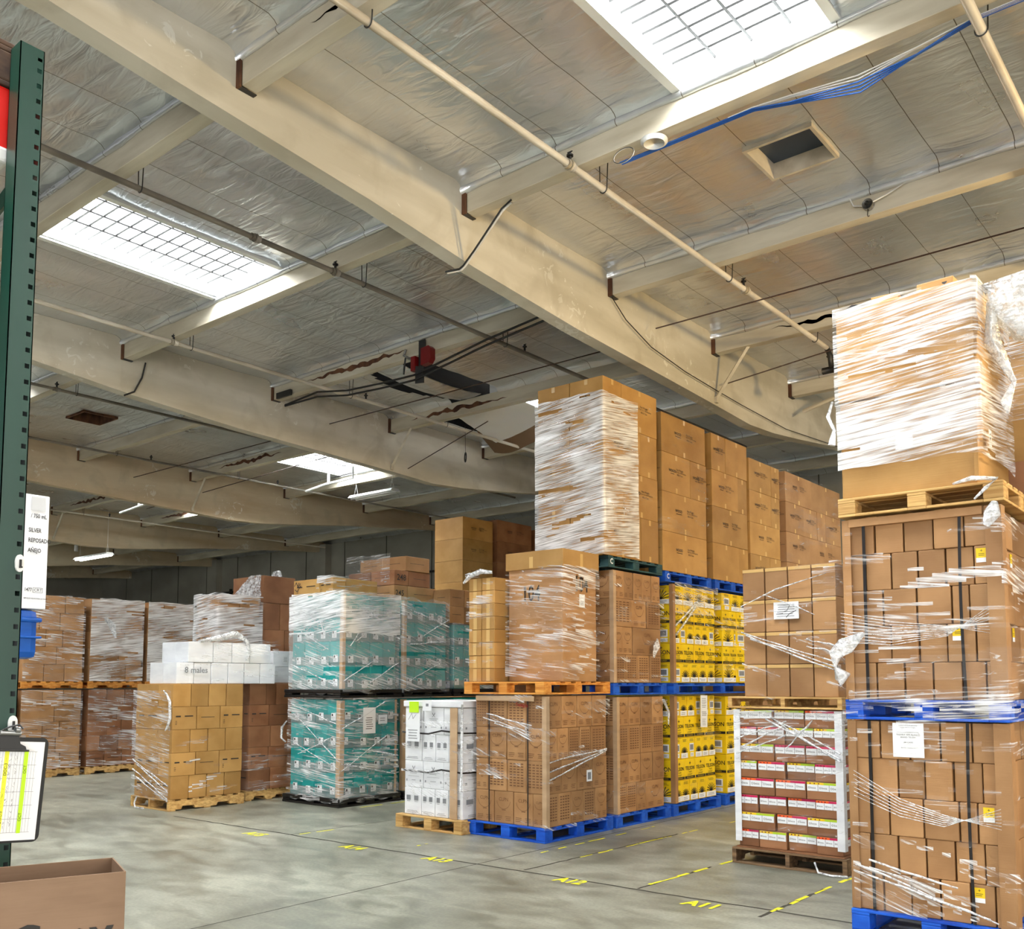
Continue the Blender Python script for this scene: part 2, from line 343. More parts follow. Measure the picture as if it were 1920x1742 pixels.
# ------------------------------------------------------------------ cartons
_cm = {}
def carton_mesh(w, d, h, m, tape):
    key = (round(w, 3), round(d, 3), round(h, 3), m.name, tape)
    if key not in _cm:
        b = MB(); g = .005
        b.box(-w / 2 + g, w / 2 - g, -d / 2 + g, d / 2 - g, 0, h - .002, m, .006)
        _cm[key] = b.mesh('carton')
    return _cm[key]
_dm = {}
def deco_mesh(kind, w, h):
    key = (kind, round(w, 2), round(h, 2))
    if key in _dm: return _dm[key]
    d = Deco(); rnd = random.Random(str(key))
    nm = 'printed_mark'
    if kind == 'logo':
        d.arc(0, h * .22, min(w * .36, .1), .004, math.pi * 1.04, math.pi * 1.96, INKB); d.text('CLPN', 0, h * .24, min(w * .2, .055), INKB)
        d.lines(-w * .12, w * .12, -h * .12, -h * .05, 1, INKB, rnd=rnd); d.lines(-w * .4, -w * .08, -h * .42, -h * .26, 3, INKB, rnd=rnd); d.lines(w * .08, w * .4, -h * .42, -h * .26, 3, INKB, rnd=rnd)
    elif kind == 'grid':
        for i in range(4):
            for k in range(9):
                u = -w * .36 + i * w * .19; v = h * .36 - k * h * .085
                d.rect(u, u + w * .13, v, v + h * .035, INKB); 
    elif kind == 'big':
        d.text('WOOD', -w * .14, h * .03, .05, INK, bold=.02); d.rect(-w * .2, -w * .07, -h * .05, -h * .035, INK)
        d.text('Net Weight', w * .12, h * .09, .036, INK); d.text('Ref 12 x 100 Pouches', w * .16, h * .03, .03, INK); d.text('48 lb Case', w * .12, -h * .04, .034, INK)
    elif kind in ('yfront',):
        d.rect(-w * .46, w * .46, -h * .5 + .012, -h * .5 + .045, BLACKP); d.text('TEQUILA BLANCO', 0, -h * .5 + .028, .02, YPRINT, 3, sx=min(1, w * 4.6))
        d.text('TELSON', 0, h * .04, w * .23, BLACKP, bold=.015); d.rect(-.004, .004, h * .2, h * .36, BLACKP); d.rect(-.022, .022, h * .27, h * .30, BLACKP)
        d.text('Tequila', 0, -h * .12, w * .11, BLACKP); d.lines(-w * .25, w * .25, -h * .3, -h * .2, 2, BLACKP, rnd=rnd)
    elif kind in ('yfan',):
        d.rect(-w * .45, w * .45, -h * .46, -h * .22, PAPER); d.lines(-w * .3, w * .3, -h * .42, -h * .28, 2, INKG, rnd=rnd)
        for k in range(9):
            a = math.pi * (.06 + .88 * k / 8); r = w * .42
            d.stroke([(.0 + math.cos(a) * .01, -h * .2), (math.cos(a) * r * .6, -h * .2 + math.sin(a) * r * .62), (math.cos(a) * r, -h * .2 + math.sin(a) * r * .86)], .0095, BLACKP)
        d.lines(-w * .3, w * .3, h * .3, h * .44, 3, INK, rnd=rnd)
    elif kind in ('ylabel',):
        d.rect(-w * .28, w * .3, -h * .16, h * .22, PAPER); d.rect(-w * .18, w * .3, -h * .42, -h * .22, PAPER); d.lines(-w * .12, w * .24, -h * .38, -h * .26, 2, INKG, rnd=rnd)
        d.rect(-w * .22, w * .24, -h * .1, h * .16, INKG, 2); d.lines(-w * .3, w * .3, h * .3, h * .44, 3, INK, rnd=rnd)
    elif kind.startswith('tealpanel'):
        d.rect(-w / 2 + .006, w / 2 - .006, -h / 2 + .006, -h * .12, GREYB); 
        u = rnd.uniform(-.2, .2) * w; v = -h * rnd.uniform(.14, .32)
        d.rect(u - .045, u + .045, v - .05, v + .045, PAPER, 2); d.rect(u - .035, u - .008, v + .005, v + .035, INK, 3); d.lines(u - .035, u + .035, v - .045, v, 4, INKG, 3, rnd)
    elif kind == 'whitefront':
        d.stroke([(-.02, h * .30), (.0, h * .2), (.02, h * .3)], .006, INKG); d.stroke([(-.02, h * .14), (.02, h * .26)], .006, INKG); d.stroke([(.02, h * .14), (-.02, h * .26)], .006, INKG)
        d.lines(-w * .22, w * .22, 0, h * .1, 2, INKG, rnd=rnd); d.rect(-w * .3, w * .3, -h * .09, -h * .08, INKG)
        d.rect(-w * .4, -w * .34, -h * .28, -h * .2, INKG); d.rect(w * .34, w * .4, -h * .28, -h * .2, INKG); d.lines(-w * .14, w * .14, -h * .26, -h * .2, 1, INKG, rnd=rnd)
    elif kind == 'whiteside':
        for u in (-.24, .2):
            d.rect(w * (u - .12), w * (u + .12), h * .02, h * .2, INKG); d.lines(w * (u - .1), w * (u + .1), -h * .05, h * .0, 1, INKG, rnd=rnd)
        d.lines(-w * .36, w * .36, -h * .44, -h * .34, 2, INKG, rnd=rnd)
    elif kind == 'side':
        d.lines(-w * .34, w * .34, -h * .02, h * .06, 1, INK, rnd=rnd)
    elif kind == 'side2':
        d.rect(-w * .36, -w * .16, h * .05, h * .11, INK); d.rect(w * .0, w * .34, h * .06, h * .11, INK); d.lines(-w * .38, -w * .3, -h * .3, -h * .1, 3, INK, rnd=rnd)
    elif kind.startswith('besa'):
        top = {'r': (ORANGE, MAGENTA), 'm': (MAGENTA, MAGENTA), 'y': (YPRINT, GPRINT)}[kind[4]]; nm = 'drink_packs'
        for k in range(3):
            u0 = -w * .47 + k * w * .313; u1 = u0 + w * .31
            d.rect(u0, u1, -h * .02, h * .46, PAPER, 2)
            d.text('besa', u0 + (u1 - u0) * .55, h * .16, w * .085, INK, 3); d.arc(u0 + (u1 - u0) * .18, h * .16, w * .028, .003, 0, 6.28, INK, 3, 10)
            d.rect(u1 - .003, u1, -h * .02, h * .46, INKG, 3)
        d.rect(-w * .47, 0, h * .34, h * .46, top[0], 4); d.rect(0, w * .47, h * .34, h * .46, top[1], 4)
        for k in range(3):
            d.rect(-w * .4 + k * w * .12, -w * .4 + k * w * .12 + .012, h * .37, h * .43, RED, 5)
    elif kind == 'ysticker':
        d.rect(-.031, .031, -.01, .05, YPRINT); d.rect(-.031, .031, -.038, -.01, PAPER); d.text('+', 0, .033, .03, BLACKP); d.lines(-.022, .022, .0, .02, 2, BLACKP, rnd=rnd); nm = 'yellow_sticker'
    elif kind == 'wsticker':
        d.rect(-.045, .045, -.06, .06, PAPER); d.lines(-.035, .035, -.045, .03, 5, INKG, rnd=rnd); nm = 'white_sticker'
    elif kind == 'tapev':
        d.rect(-.026, .026, -h / 2 + .006, h / 2 - .006, TAPE); nm = 'packing_tape_strip'
    elif kind == 'tapeends':
        d.rect(-.022, .022, h / 2 - .07, h / 2 - .006, TAPE); d.rect(-.022, .022, -h / 2 + .006, -h / 2 + .07, TAPE); nm = 'packing_tape_strip'
    elif kind == 'tapeh':
        d.rect(-w / 2 + .006, w / 2 - .006, h / 2 - .034, h / 2 - .006, TAPE); nm = 'packing_tape_strip'
    elif kind.startswith('pen:'):
        nm = 'marker_writing'; d.text(kind[4:], 0, 0, min(.17, w * .42), INK, bold=.012)
    me = d.mesh(nm); _dm[key] = me
    return me
def deco(parent, kind, face, w, d, h, du=0, dv=0):
    """print on the front (-Y) or lane (+X) face of a carton whose origin is the middle of its base"""
    u = w if face == 'Y' else d
    me = deco_mesh(kind, u, h)
    if face == 'Y': o = link(me.name, me, parent, (du, -d / 2 + .0035, h / 2 + dv))
    else: o = link(me.name, me, parent, (w / 2 - .0035, du, h / 2 + dv), (0, 0, math.pi / 2))
    return o
ORD = ['at the corner'] + [n + ' from corner' for n in ('second', 'third', 'fourth', 'fifth', 'sixth', 'seventh', 'eighth')]
ROW = ['bottom row', 'second row up', 'third row up', 'fourth row up', 'fifth row up', 'sixth row up', 'seventh row up', 'eighth row up', 'ninth row up']
KDESC = {'kraft': 'brown', 'logo': 'brown', 'big': 'large', 'yellow': 'yellow', 'teal': 'teal', 'white': 'white', 'besa': 'drinks', 'tan': 'tan', 'dark': 'brown', 'print': 'brown', 'kraft2': 'brown'}
KMAT = {'kraft': KRAFT, 'logo': KRAFT, 'big': KRAFT2, 'yellow': YELLOW, 'teal': TEAL, 'white': WHITEB, 'besa': KRAFT3, 'tan': KRAFT2, 'dark': KRAFT3, 'print': KRAFT2, 'kraft2': KRAFT}
def one_carton(kind, x0, x1, y0, y1, z0, z1, label, group=None, decos=(), jit=.004, rnd=random, name=None, mat=None, rz=0):
    w, d, h = x1 - x0, y1 - y0, z1 - z0
    o = link(name or {'yellow': 'yellow_carton', 'teal': 'teal_carton', 'white': 'white_carton', 'besa': 'drinks_carton', 'big': 'large_carton', 'logo': 'bottle_carton', 'print': 'printed_carton', 'tan': 'taped_carton'}.get(kind, 'cardboard_carton'), carton_mesh(w, d, h, mat or KMAT[kind], ''), None,
             ((x0 + x1) / 2, (y0 + y1) / 2 + 0, z0), (0, 0, rz))
    tag(o, label, 'carton', group)
    for k in decos:
        deco(o, k[0], k[1], w, d, h, *(k[2:] if len(k) > 2 else ()))
    return o
def split(a, b, ws):
    if isinstance(ws, int): ws = [1] * ws
    t = sum(ws); out = [a]
    for w in ws: out.append(out[-1] + (b - a) * w / t)
    return out
def load(kind, X0, X1, Y0, Y1, Z0, Z1, layers, where, faces='XY', decor=None, seed=1, group=None, vis=None, mat=None, jit=.010):
    """cartons on the two visible sides. layers (bottom up) = (x split, y split); a carton sits at the near corner and
    the others run along the front (-Y) side and along the lane (+X) side. decor(face, i, row, rnd) -> list of prints"""
    rnd = random.Random(seed); n = len(layers); hz = (Z1 - Z0) / n
    for r, (nx, ny) in enumerate(layers):
        xs = split(X0, X1, nx); ys = split(Y0, Y1, ny); za, zb = Z0 + hz * r, Z0 + hz * (r + 1); ncol, nrow = len(xs) - 1, len(ys) - 1
        cells = []
        if 'Y' in faces: cells += [(i, 0, 'Y', ncol - 1 - i) for i in range(ncol)]
        if 'X' in faces: cells += [(ncol - 1, j, 'X', j) for j in range(1 if 'Y' in faces else 0, nrow)]
        for i, j, fc, k in cells:
            if vis and not vis(fc, k, r): continue
            dd = []
            fl = 'XY' if (k == 0 and faces == 'XY') else fc
            for q in fl:
                if decor: dd += [(a[0], q) + tuple(a[1:]) for a in decor(q, k, r, rnd)]
            ya, yb = ys[j], ys[j + 1]; xa, xb = xs[i], xs[i + 1]
            # the outer faces are never quite flush
            if fc == 'Y' and k > 0 and nrow > 1: ya += rnd.uniform(0, jit)
            if fc == 'X' and k > 0: xb -= rnd.uniform(0, jit)
            side = 'front side ' if fc == 'Y' else 'aisle side '
            lab = f"{KDESC[kind]} carton, {'' if k == 0 else side}{ORD[k]}, {ROW[r]}, {where}"
            one_carton(kind, xa, xb, ya, yb, za, zb, lab, group or f'cartons on the {where}', dd, mat=mat, rnd=rnd)

# ------------------------------------------------------------------ pallets
def pallet(kind, x0, x1, y0, y1, z0, h, mat, label, group=None, stencil=False, name=None):
    nm = name or {'block': 'wooden_pallet', 'stringer': 'wooden_pallet', 'plastic': 'plastic_pallet'}[kind]
    w, d = x1 - x0, y1 - y0
    e = empty(nm, ((x0 + x1) / 2, (y0 + y1) / 2, z0), label, 'pallet', group)
    def part(n, a, b, c, dd, p, q, bev=.004, m=mat):
        me = MB(); me.box(-(b - a) / 2, (b - a) / 2, -(dd - c) / 2, (dd - c) / 2, 0, q - p, m, bev)
        return me.build(n, e, ((a + b) / 2, (c + dd) / 2, p))
    hw, hd, t = w / 2, d / 2, .017
    if kind == 'block':
        bw, bd = .115, .13
        for xs in (-hw + bw / 2, 0, hw - bw / 2):
            for ys in (-hd + bd / 2, 0, hd - bd / 2):
                part('block', xs - bw / 2, xs + bw / 2, ys - bd / 2, ys + bd / 2, t, h - 2 * t, .006)
            part('stringer_board', xs - bw / 2, xs + bw / 2, -hd, hd, h - 2 * t, h - t)
        for xs in (-hw + bw / 2, 0, hw - bw / 2): part('bottom_board', xs - bw / 2, xs + bw / 2, -hd, hd, 0, t)
        for ys in (-hd + .05, hd - .05):
            part('bottom_board', -hw + bw, -bw / 2, ys - .05, ys + .05, 0, t); part('bottom_board', bw / 2, hw - bw, ys - .05, ys + .05, 0, t)
        n = 7
        for k in range(n):
            yc = -hd + .05 + (d - .1) * k / (n - 1); part('deck_board', -hw, hw, yc - .05, yc + .05, h - t, h)
        if stencil:
            dm = Deco(); dm.text('C', 0, 0, .085, PAPER, bold=.02); me = dm.mesh('stencilled_letter')
            link('stencilled_letter', me, e, (hw, -hd + bd / 2, h * .5), (0, 0, math.pi / 2))
    elif kind == 'stringer':
        sw = .038
        for xs in (-hw + sw / 2, 0, hw - sw / 2):
            a, b = -hd, hd; L_ = b - a; nt_, nh = .2, .038; p = [(a, t), (a + L_ * .16, t)]
            for c in (.16, .62):
                p += [(a + L_ * c + .02, t + nh), (a + L_ * c + nt_ - .02, t + nh), (a + L_ * c + nt_, t)]
                if c == .16: p += [(a + L_ * .62, t)]
            p += [(b, t), (b, h - t), (a, h - t)]
            m_ = MB(); m_.prism(p, xs - sw / 2, xs + sw / 2, 'x', mat); m_.build('stringer', e)
        for k in range(7):
            yc = -hd + .045 + (d - .09) * k / 6; part('deck_board', -hw, hw, yc - .045, yc + .045, h - t, h)
        for yc in (-hd + .05, 0, hd - .05): part('bottom_board', -hw, hw, yc - .05, yc + .05, 0, t)
    else:
        m_ = MB(); m_.box(-hw, hw, -hd, hd, h - .05, h, mat, .01); m_.build('deck', e)
        m_ = MB(); m_.box(-hw, hw, -hd, hd, 0, .03, mat, .008); m_.build('base', e)
        for xs in (-hw + .08, 0, hw - .08):
            for ys in (-hd + .08, 0, hd - .08):
                part('foot', xs - .075, xs + .075, ys - .075, ys + .075, .03, h - .05, .01)
    return e

# ------------------------------------------------------------------ stretch film, straps, corner boards
def film(x0, x1, y0, y1, z0, z1, label, mat=0, cover=.6, seed=1, faces='XY', bulge=.02, sag=.0, tails=(), res=.028, slant=.0, ragged=.02):
    """bands of stretch film round a load: a skin with strands and gaps, torn along top and bottom"""
    rnd = random.Random(seed); v = []; fc = []
    path = []
    if 'Y' in faces: path += [(x0 + (x1 - x0) * k / max(1, round((x1 - x0) / .05)), y0 - .012, 0) for k in range(round((x1 - x0) / .05) + 1)]
    if 'X' in faces: path += [(x1 + .012, y0 + (y1 - y0) * k / max(1, round((y1 - y0) / .05)), 1) for k in range(round((y1 - y0) / .05) + 1)]
    nz_ = max(4, round((z1 - z0) / res)); L_ = 0; px = None; cols = len(path); off = seed * 3.7
    dist = []
    for p in path:
        if px: L_ += math.hypot(p[0] - px[0], p[1] - px[1])
        dist.append(L_); px = p
    for c, (x, y, s) in enumerate(path):
        for k in range(nz_ + 1):
            t = k / nz_; z = z0 + (z1 - z0) * t
            if k in (0, nz_): z += noise.noise(Vector((dist[c] * 5, off, k))) * ragged
            b = (noise.noise(Vector((dist[c] * 1.7, z * 6, off))) * .5 + .5) * bulge + noise.noise(Vector((dist[c] * 3, z * 40, off))) * .003
            if s == 0: v.append((x, y - b, z))
            else: v.append((x + b, y, z))
    for c in range(cols - 1):
        if path[c][2] != path[c + 1][2] and math.hypot(path[c][0] - path[c + 1][0], path[c][1] - path[c + 1][1]) > .1: continue
        for k in range(nz_):
            z = z0 + (z1 - z0) * k / nz_
            q = noise.noise(Vector((dist[c] * 1.1, (z + slant * dist[c]) * 7, off + 5))) * .55 + noise.noise(Vector((dist[c] * 2.2, (z + slant * dist[c]) * 26, off))) * .45
            if q * .5 + .5 < 1 - (cover * .52 + .24): continue
            a = c * (nz_ + 1) + k; fc.append((a, a + nz_ + 1, a + nz_ + 2, a + 1))
    cx, cy = (x0 + x1) / 2, (y0 + y1) / 2
    v = [(p[0] - cx, p[1] - cy, p[2] - z0) for p in v]
    o = link('stretch_film', new_mesh('stretch_film', v, fc, FILM[mat], smooth=True), None, (cx, cy, z0))
    tag(o, label, 'plastic film')
    for tl in tails:   # gathered loose ends: polyline + radii
        b = MB(); b.tube([(p[0] - cx, p[1] - cy, p[2] - z0) for p in tl[0]], tl[1], WAD, 9)
        me = b.mesh('loose_tail', True)
        for vv in me.vertices:
            vv.co += Vector((noise.noise(vv.co * 28), noise.noise(vv.co * 28 + Vector((9, 0, 0))), noise.noise(vv.co * 22 + Vector((0, 9, 0))))) * max(tl[1]) * .55
        link('loose_tail', me, o)
    return o
def ropes(x, y, z, pts, r, label):
    b = MB(); b.tube(pts, r, WAD, 6); return tag(b.build('film_strand', smooth=True), label, 'plastic film')
def board(x, y, z0, z1, label, w=.05, m=PALEK, sx=-1, sy=1):
    """L-shaped edge board standing at a load's corner"""
    b = MB(); t = .005
    b.box(min(0, sx * w), max(0, sx * w), -t, 0, 0, z1 - z0, m, .001); b.box(0, t, -t, sy * w, 0, z1 - z0, m, .001)
    return tag(b.build('corner_board', None, (x, y, z0)), label, 'edge protector')
def strap_v(x, y, z0, z1, label, face='Y', w=.022, bow=0):
    b = MB(); n = 14; pr = None
    for k in range(n):
        a, c = k / n, (k + 1) / n; da, dc = bow * math.sin(a * math.pi), bow * math.sin(c * math.pi)
        za, zc = (z1 - z0) * a, (z1 - z0) * c
        if face == 'Y':
            b.quad((da, 0, za), (w + da, 0, za), (w + dc, 0, zc), (dc, 0, zc), STRAP); b.quad((da, .002, za), (dc, .002, zc), (w + dc, .002, zc), (w + da, .002, za), STRAP)
    return tag(b.build('strap', None, (x, y, z0)), label, 'strap')

# ================================================================== SETTING
def sbox(name, a, m):
    b = MB(); b.box(*a, m); return struct(b.build(name))
sbox('floor', (-40, 9, -9, 21, -.1, 0), FLOORM)
# walls: far gable wall with pilasters, dark far side wall
b = MB(); b.box(-40, 9, 20.4, 20.6, 0, 6.6, WALLM)
for x in (-31.3, -24.98, -18.5, -12.1): b.box(x - .3, x + .3, 20.15, 20.4, 0, 6.2, WALLM)
for x in range(-38, 0, 2): b.box(x, x + .02, 20.385, 20.4, 0, 6.5, DIRTL)
struct(b.build('wall_back'))
sbox('wall_left', (-40.2, -40, -9, 20.6, 0, 6.6), WALLM)
sbox('roof_deck', (-40, 9, -9, 20.6, 6.85, 6.95), DECK)
BX = [.4, -5.84, -12.14, -18.45, -24.98, -31.3, -37.6]        # lane-side faces of the beams
PY = [-1.0, 1.47, 3.94, 6.41, 8.87, 11.35, 13.85, 16.35, 18.8]   # purlins
prof = [(-9, 5.98), (0, 5.95), (2.5, 5.88), (3.4, 5.80), (5.2, 5.67), (6.5, 5.54), (8.2, 5.43), (10.2, 5.36), (11.5, 5.31), (12.4, 5.27), (13.2, 5.31), (14.2, 5.41), (16, 5.62), (18.9, 5.87), (20.4, 5.97)]
for n, x in enumerate(BX):
    b = MB(); w = .17
    poly = [(p[0], p[1]) for p in prof] + [(20.4, 6.34), (-9, 6.34)]
    b.prism(poly, x - w, x, 'x', BEAM if n < 3 else BEAMT)
    # bearing plate + bolts seen near the bottom edge
    o = b.build('glulam_beam')
    o['kind'] = 'structure'
SKY = [(-3.5, -2.3, 3.94), (-9.87, -8.62, 3.94), (-16.35, -15.13, 3.94), (-16.35, -15.13, 11.35), (-22.6, -21.4, 3.94), (-22.6, -21.4, 11.35), (2.8, 4.0, 3.94), (-9.87, -8.62, 11.35), (-3.5, -2.3, 13.85), (-28.9, -27.7, 11.35), (-9.87, -8.62, -1.0), (-3.5, -2.3, -1.0), (2.8, 4.0, 11.35), (-35.2, -34, 3.94)]
SKY = [s for s in SKY]
# foil ceiling, bay by bay, with openings for skylights, two vents and the torn sheets
HOLES = [(-3.5, -2.93, 7.48, 8.05), (-16.5, -15.9, 7.67, 8.23)]
def foil_z(x, y, ya, yb, seed):
    t = (y - ya) / (yb - ya); e = min(y - ya, yb - y)
    z = 6.31 - .02 * math.sin(math.pi * t)
    if e < .12: z -= .08 * (1 - e / .12) ** 2
    s = ((x + 2.26 + 61.7) % .617) / .617
    z -= .014 * math.sin(math.pi * s)
    z += noise.noise(Vector((x * 1.6, y * 4.0, seed))) * .009 + noise.noise(Vector((x * 4, y * 1.2, seed + 3))) * .007
    return z
for i in range(len(BX)):
    xb = BX[i] - .17; xa = BX[i + 1] if i + 1 < len(BX) else -40
    if i == 0: bays = [(xa, xb), (BX[0], 9)]
    else: bays = [(xa, xb)]
    for (xa, xb) in bays:
        for j in range(len(PY)):
            ya = PY[j] + .065; yb = (PY[j + 1] - .065) if j + 1 < len(PY) else 20.4
            near = xa > -13 and j < 6
            sx = .077 if near else .154; sy = .05 if near else .12
            nx, ny = max(4, round((xb - xa) / sx)), max(4, round((yb - ya) / sy)); seed = i * 10 + j
            xs = [xa + (xb - xa) * k / nx for k in range(nx + 1)]; ys = [ya + (yb - ya) * k / ny for k in range(ny + 1)]
            cuts = [s for s in SKY if abs(s[2] - PY[j]) < .1 and xa < s[0] < xb]
            hs = [h for h in HOLES if xa < h[0] < xb and ya < h[2] < yb]
            for s in cuts:   # snap columns to skylight edges
                for e in (s[0], s[1]):
                    k = min(range(nx + 1), key=lambda q: abs(xs[q] - e)); xs[k] = e
            for h in hs:
                for e in h[:2]: k = min(range(nx + 1), key=lambda q: abs(xs[q] - e)); xs[k] = e
                for e in h[2:]: k = min(range(ny + 1), key=lambda q: abs(ys[q] - e)); ys[k] = e
            v = [(x, y, foil_z(x, y, ya, yb, seed)) for x in xs for y in ys]; fs = []
            for a in range(nx):
                for c in range(ny):
                    mx, my = (xs[a] + xs[a + 1]) / 2, (ys[c] + ys[c + 1]) / 2
                    if any(s[0] < mx < s[1] for s in cuts) or any(h[0] < mx < h[1] and h[2] < my < h[3] for h in hs): continue
                    if i == 1 and j == 4:   # two seams have come open
                        w1 = math.sin(math.pi * min(1, max(0, (my - 9.1) / 2.5)))
                        if my > 9.1 and -10.35 - .55 * w1 < mx < -9.62: continue
                    if i == 1 and j == 5 and -11.6 < mx < -9.9 and my < 13.4: continue
                    q = a * (ny + 1) + c; fs.append((q, q + ny + 1, q + ny + 2, q + 1))
            struct(link('ceiling', new_mesh('ceiling', v, fs, FOIL, smooth=True)))
# purlins with a dark gap and a foil roll at the top edge
rr = random.Random(3)
for i in range(len(BX)):
    xb = BX[i] - .17; xa = BX[i + 1] if i + 1 < len(BX) else -40
    for (xa, xb) in ([(xa, xb), (BX[0], 9)] if i == 0 else [(xa, xb)]):
        for j, y in enumerate(PY):
            b = MB(); b.box(xa + .05, xb - .01, y - .065, y + .065, 6.0, 6.24, PURLIN, .006)
            o = struct(b.build('roof_purlin'))
            b = MB(); b.box(xa, xa + .05, y - .085, y - .068, 5.99, 6.24, STUBD, 0); b.box(xa, xa + .045, y - .068, y + .07, 5.99, 5.998, DSTEEL, 0); b.build('joist_hanger', o)
            if (i, j) not in ((1, 5),):
                n = 24; pts = []; rad = []
                for k in range(n + 1):
                    x = xa + (xb - xa) * k / n; pts.append((x, y - .075, 6.222 + noise.noise(Vector((x * 1.5, y, 4))) * .015)); rad.append(.024 + abs(noise.noise(Vector((x * 2.2, y, 9)))) * .035)
                b = MB(); b.tube(pts, rad, FOIL, 8); b.build('foil_roll', o, smooth=True)
            if (i, j) in ((0, 2), (1, 4), (1, 5), (2, 5), (3, 5), (3, 6), (0, 5)):   # rotten, unpainted stretch
                x0 = {(0, 2): -5.0, (1, 4): -11.3, (1, 5): -11.6, (2, 5): -17.4, (3, 5): -24, (3, 6): -24, (0, 5): -5.0}[(i, j)]
                v = []; fs = []; n = 40; L_ = 2.2
                for k in range(n + 1):
                    x = x0 + L_ * k / n; m_ = 6.12 + noise.noise(Vector((x * 6, y, 2))) * .05; h = .035 * (1 + noise.noise(Vector((x * 9, y, 5)))) * math.sin(math.pi * k / n)
                    v += [(x, y - .0675, m_ - h), (x, y - .0675, m_ + h)]
                for k in range(n): fs.append((2 * k, 2 * k + 2, 2 * k + 3, 2 * k + 1))
                link('bare_wood_patch', new_mesh('bare_wood_patch', v, fs, STUBD), o)
# skylights
for n, (xa, xb, y) in enumerate(SKY):
    ya, yb = y + .065, y + 2.47 - .065
    b = MB(); t = .03; z0, z1 = 6.27, 6.72
    b.box(xa - t, xa, ya, yb, z0, z1, WHITEM); b.box(xb, xb + t, ya, yb, z0, z1, WHITEM)
    b.box(xa, xb, ya - .005, ya + .02, 6.25, z1, WHITEM); b.box(xa, xb, yb - .02, yb + .005, 6.25, z1, WHITEM)
    for q in ((xa - .07, xa, ya, yb), (xb, xb + .07, ya, yb)): b.box(*q, 6.235, 6.25, WHITEM)
    o = struct(b.build(f'window_{n+1}'))
    b = MB(); b.box(xa - t, xb + t, ya - .005, yb + .005, z1, z1 + .02, SKYP); struct(b.build('window_pane', o))
    b = MB(); k = 0
    ny = 16
    for k in range(1, ny): yy = ya + (yb - ya) * k / ny; b.tube([(xa, yy, 6.40), (xb, yy, 6.40)], .012, DSTEEL, 5)
    for k in range(1, 4): xx = xa + (xb - xa) * k / 4; b.tube([(xx, ya, 6.39), (xx, yb, 6.39)], .012, DSTEEL, 5)
    struct(b.build('window_grille', o))
# vents: square openings framed in timber with dark dome over
for n, (xa, xb, ya, yb) in enumerate(HOLES):
    b = MB(); m = PIPEM if n == 0 else STUBD
    b.box(xa - .03, xa, ya - .03, yb + .03, 6.25, 6.6, m); b.box(xb, xb + .03, ya - .03, yb + .03, 6.25, 6.6, m); b.box(xa, xb, ya - .03, ya, 6.25, 6.6, m); b.box(xa, xb, yb, yb + .03, 6.25, 6.6, m)
    o = struct(b.build('ceiling_vent_shaft'))
    b = MB(); b.box(xa - .02, xb + .02, ya - .02, yb + .02, 6.40 if n == 0 else 6.6, 6.62, flat('dull_blue_dome%d' % n, (52, 66, 84) if n == 0 else (40, 34, 30), .35)); struct(b.build('vent_dome', o))

# torn, hanging insulation
def sheet(label, fn, nu, nv, mat=FOIL, th=.012):
    v = [fn(a / nu, c / nv) for a in range(nu + 1) for c in range(nv + 1)]; k = len(v)
    v += [(p[0], p[1], p[2] + th) for p in v]; fs = []
    for a in range(nu):
        for c in range(nv):
            q = a * (nv + 1) + c; fs.append((q, q + nv + 1, q + nv + 2, q + 1)); fs.append((k + q, k + q + 1, k + q + nv + 2, k + q + nv + 1))
    return tag(link('insulation_sheet', new_mesh('insulation_sheet', v, fs, mat, smooth=True)), label, 'insulation')
sheet('sagging silver foil strip between two open black seams beside the horn', lambda u, t: (-10.32 + .52 * u - .18 * t, 9.0 + 2.3 * t, 6.27 - .09 * math.sin(math.pi * t) ** .8 - .02 * math.sin(math.pi * u) + .01 * noise.noise(Vector((u * 4, t * 9, 1)))), 10, 30)
sheet('torn white sheet hanging corner-down from the open roof bay', lambda u, t: (-11.05 + 1.5 * u + .1 * t, 11.9 + .9 * t - .3 * u, 6.2 - .28 * t * (1 - .7 * u) - .05 * math.sin(3 * u) + .02 * noise.noise(Vector((u * 5, t * 5, 3)))), 16, 12, flat('white_vinyl_facing', (240, 240, 238), .35))
sheet('brown-backed insulation flap drooping past the torn white sheet', lambda u, t: (-11.45 + 1.4 * u, 12.85 + .5 * t, 6.22 - .30 * t - .06 * math.sin(6 * u) * t), 16, 10, flat('brown_paper_backing', (110, 84, 58), .8))

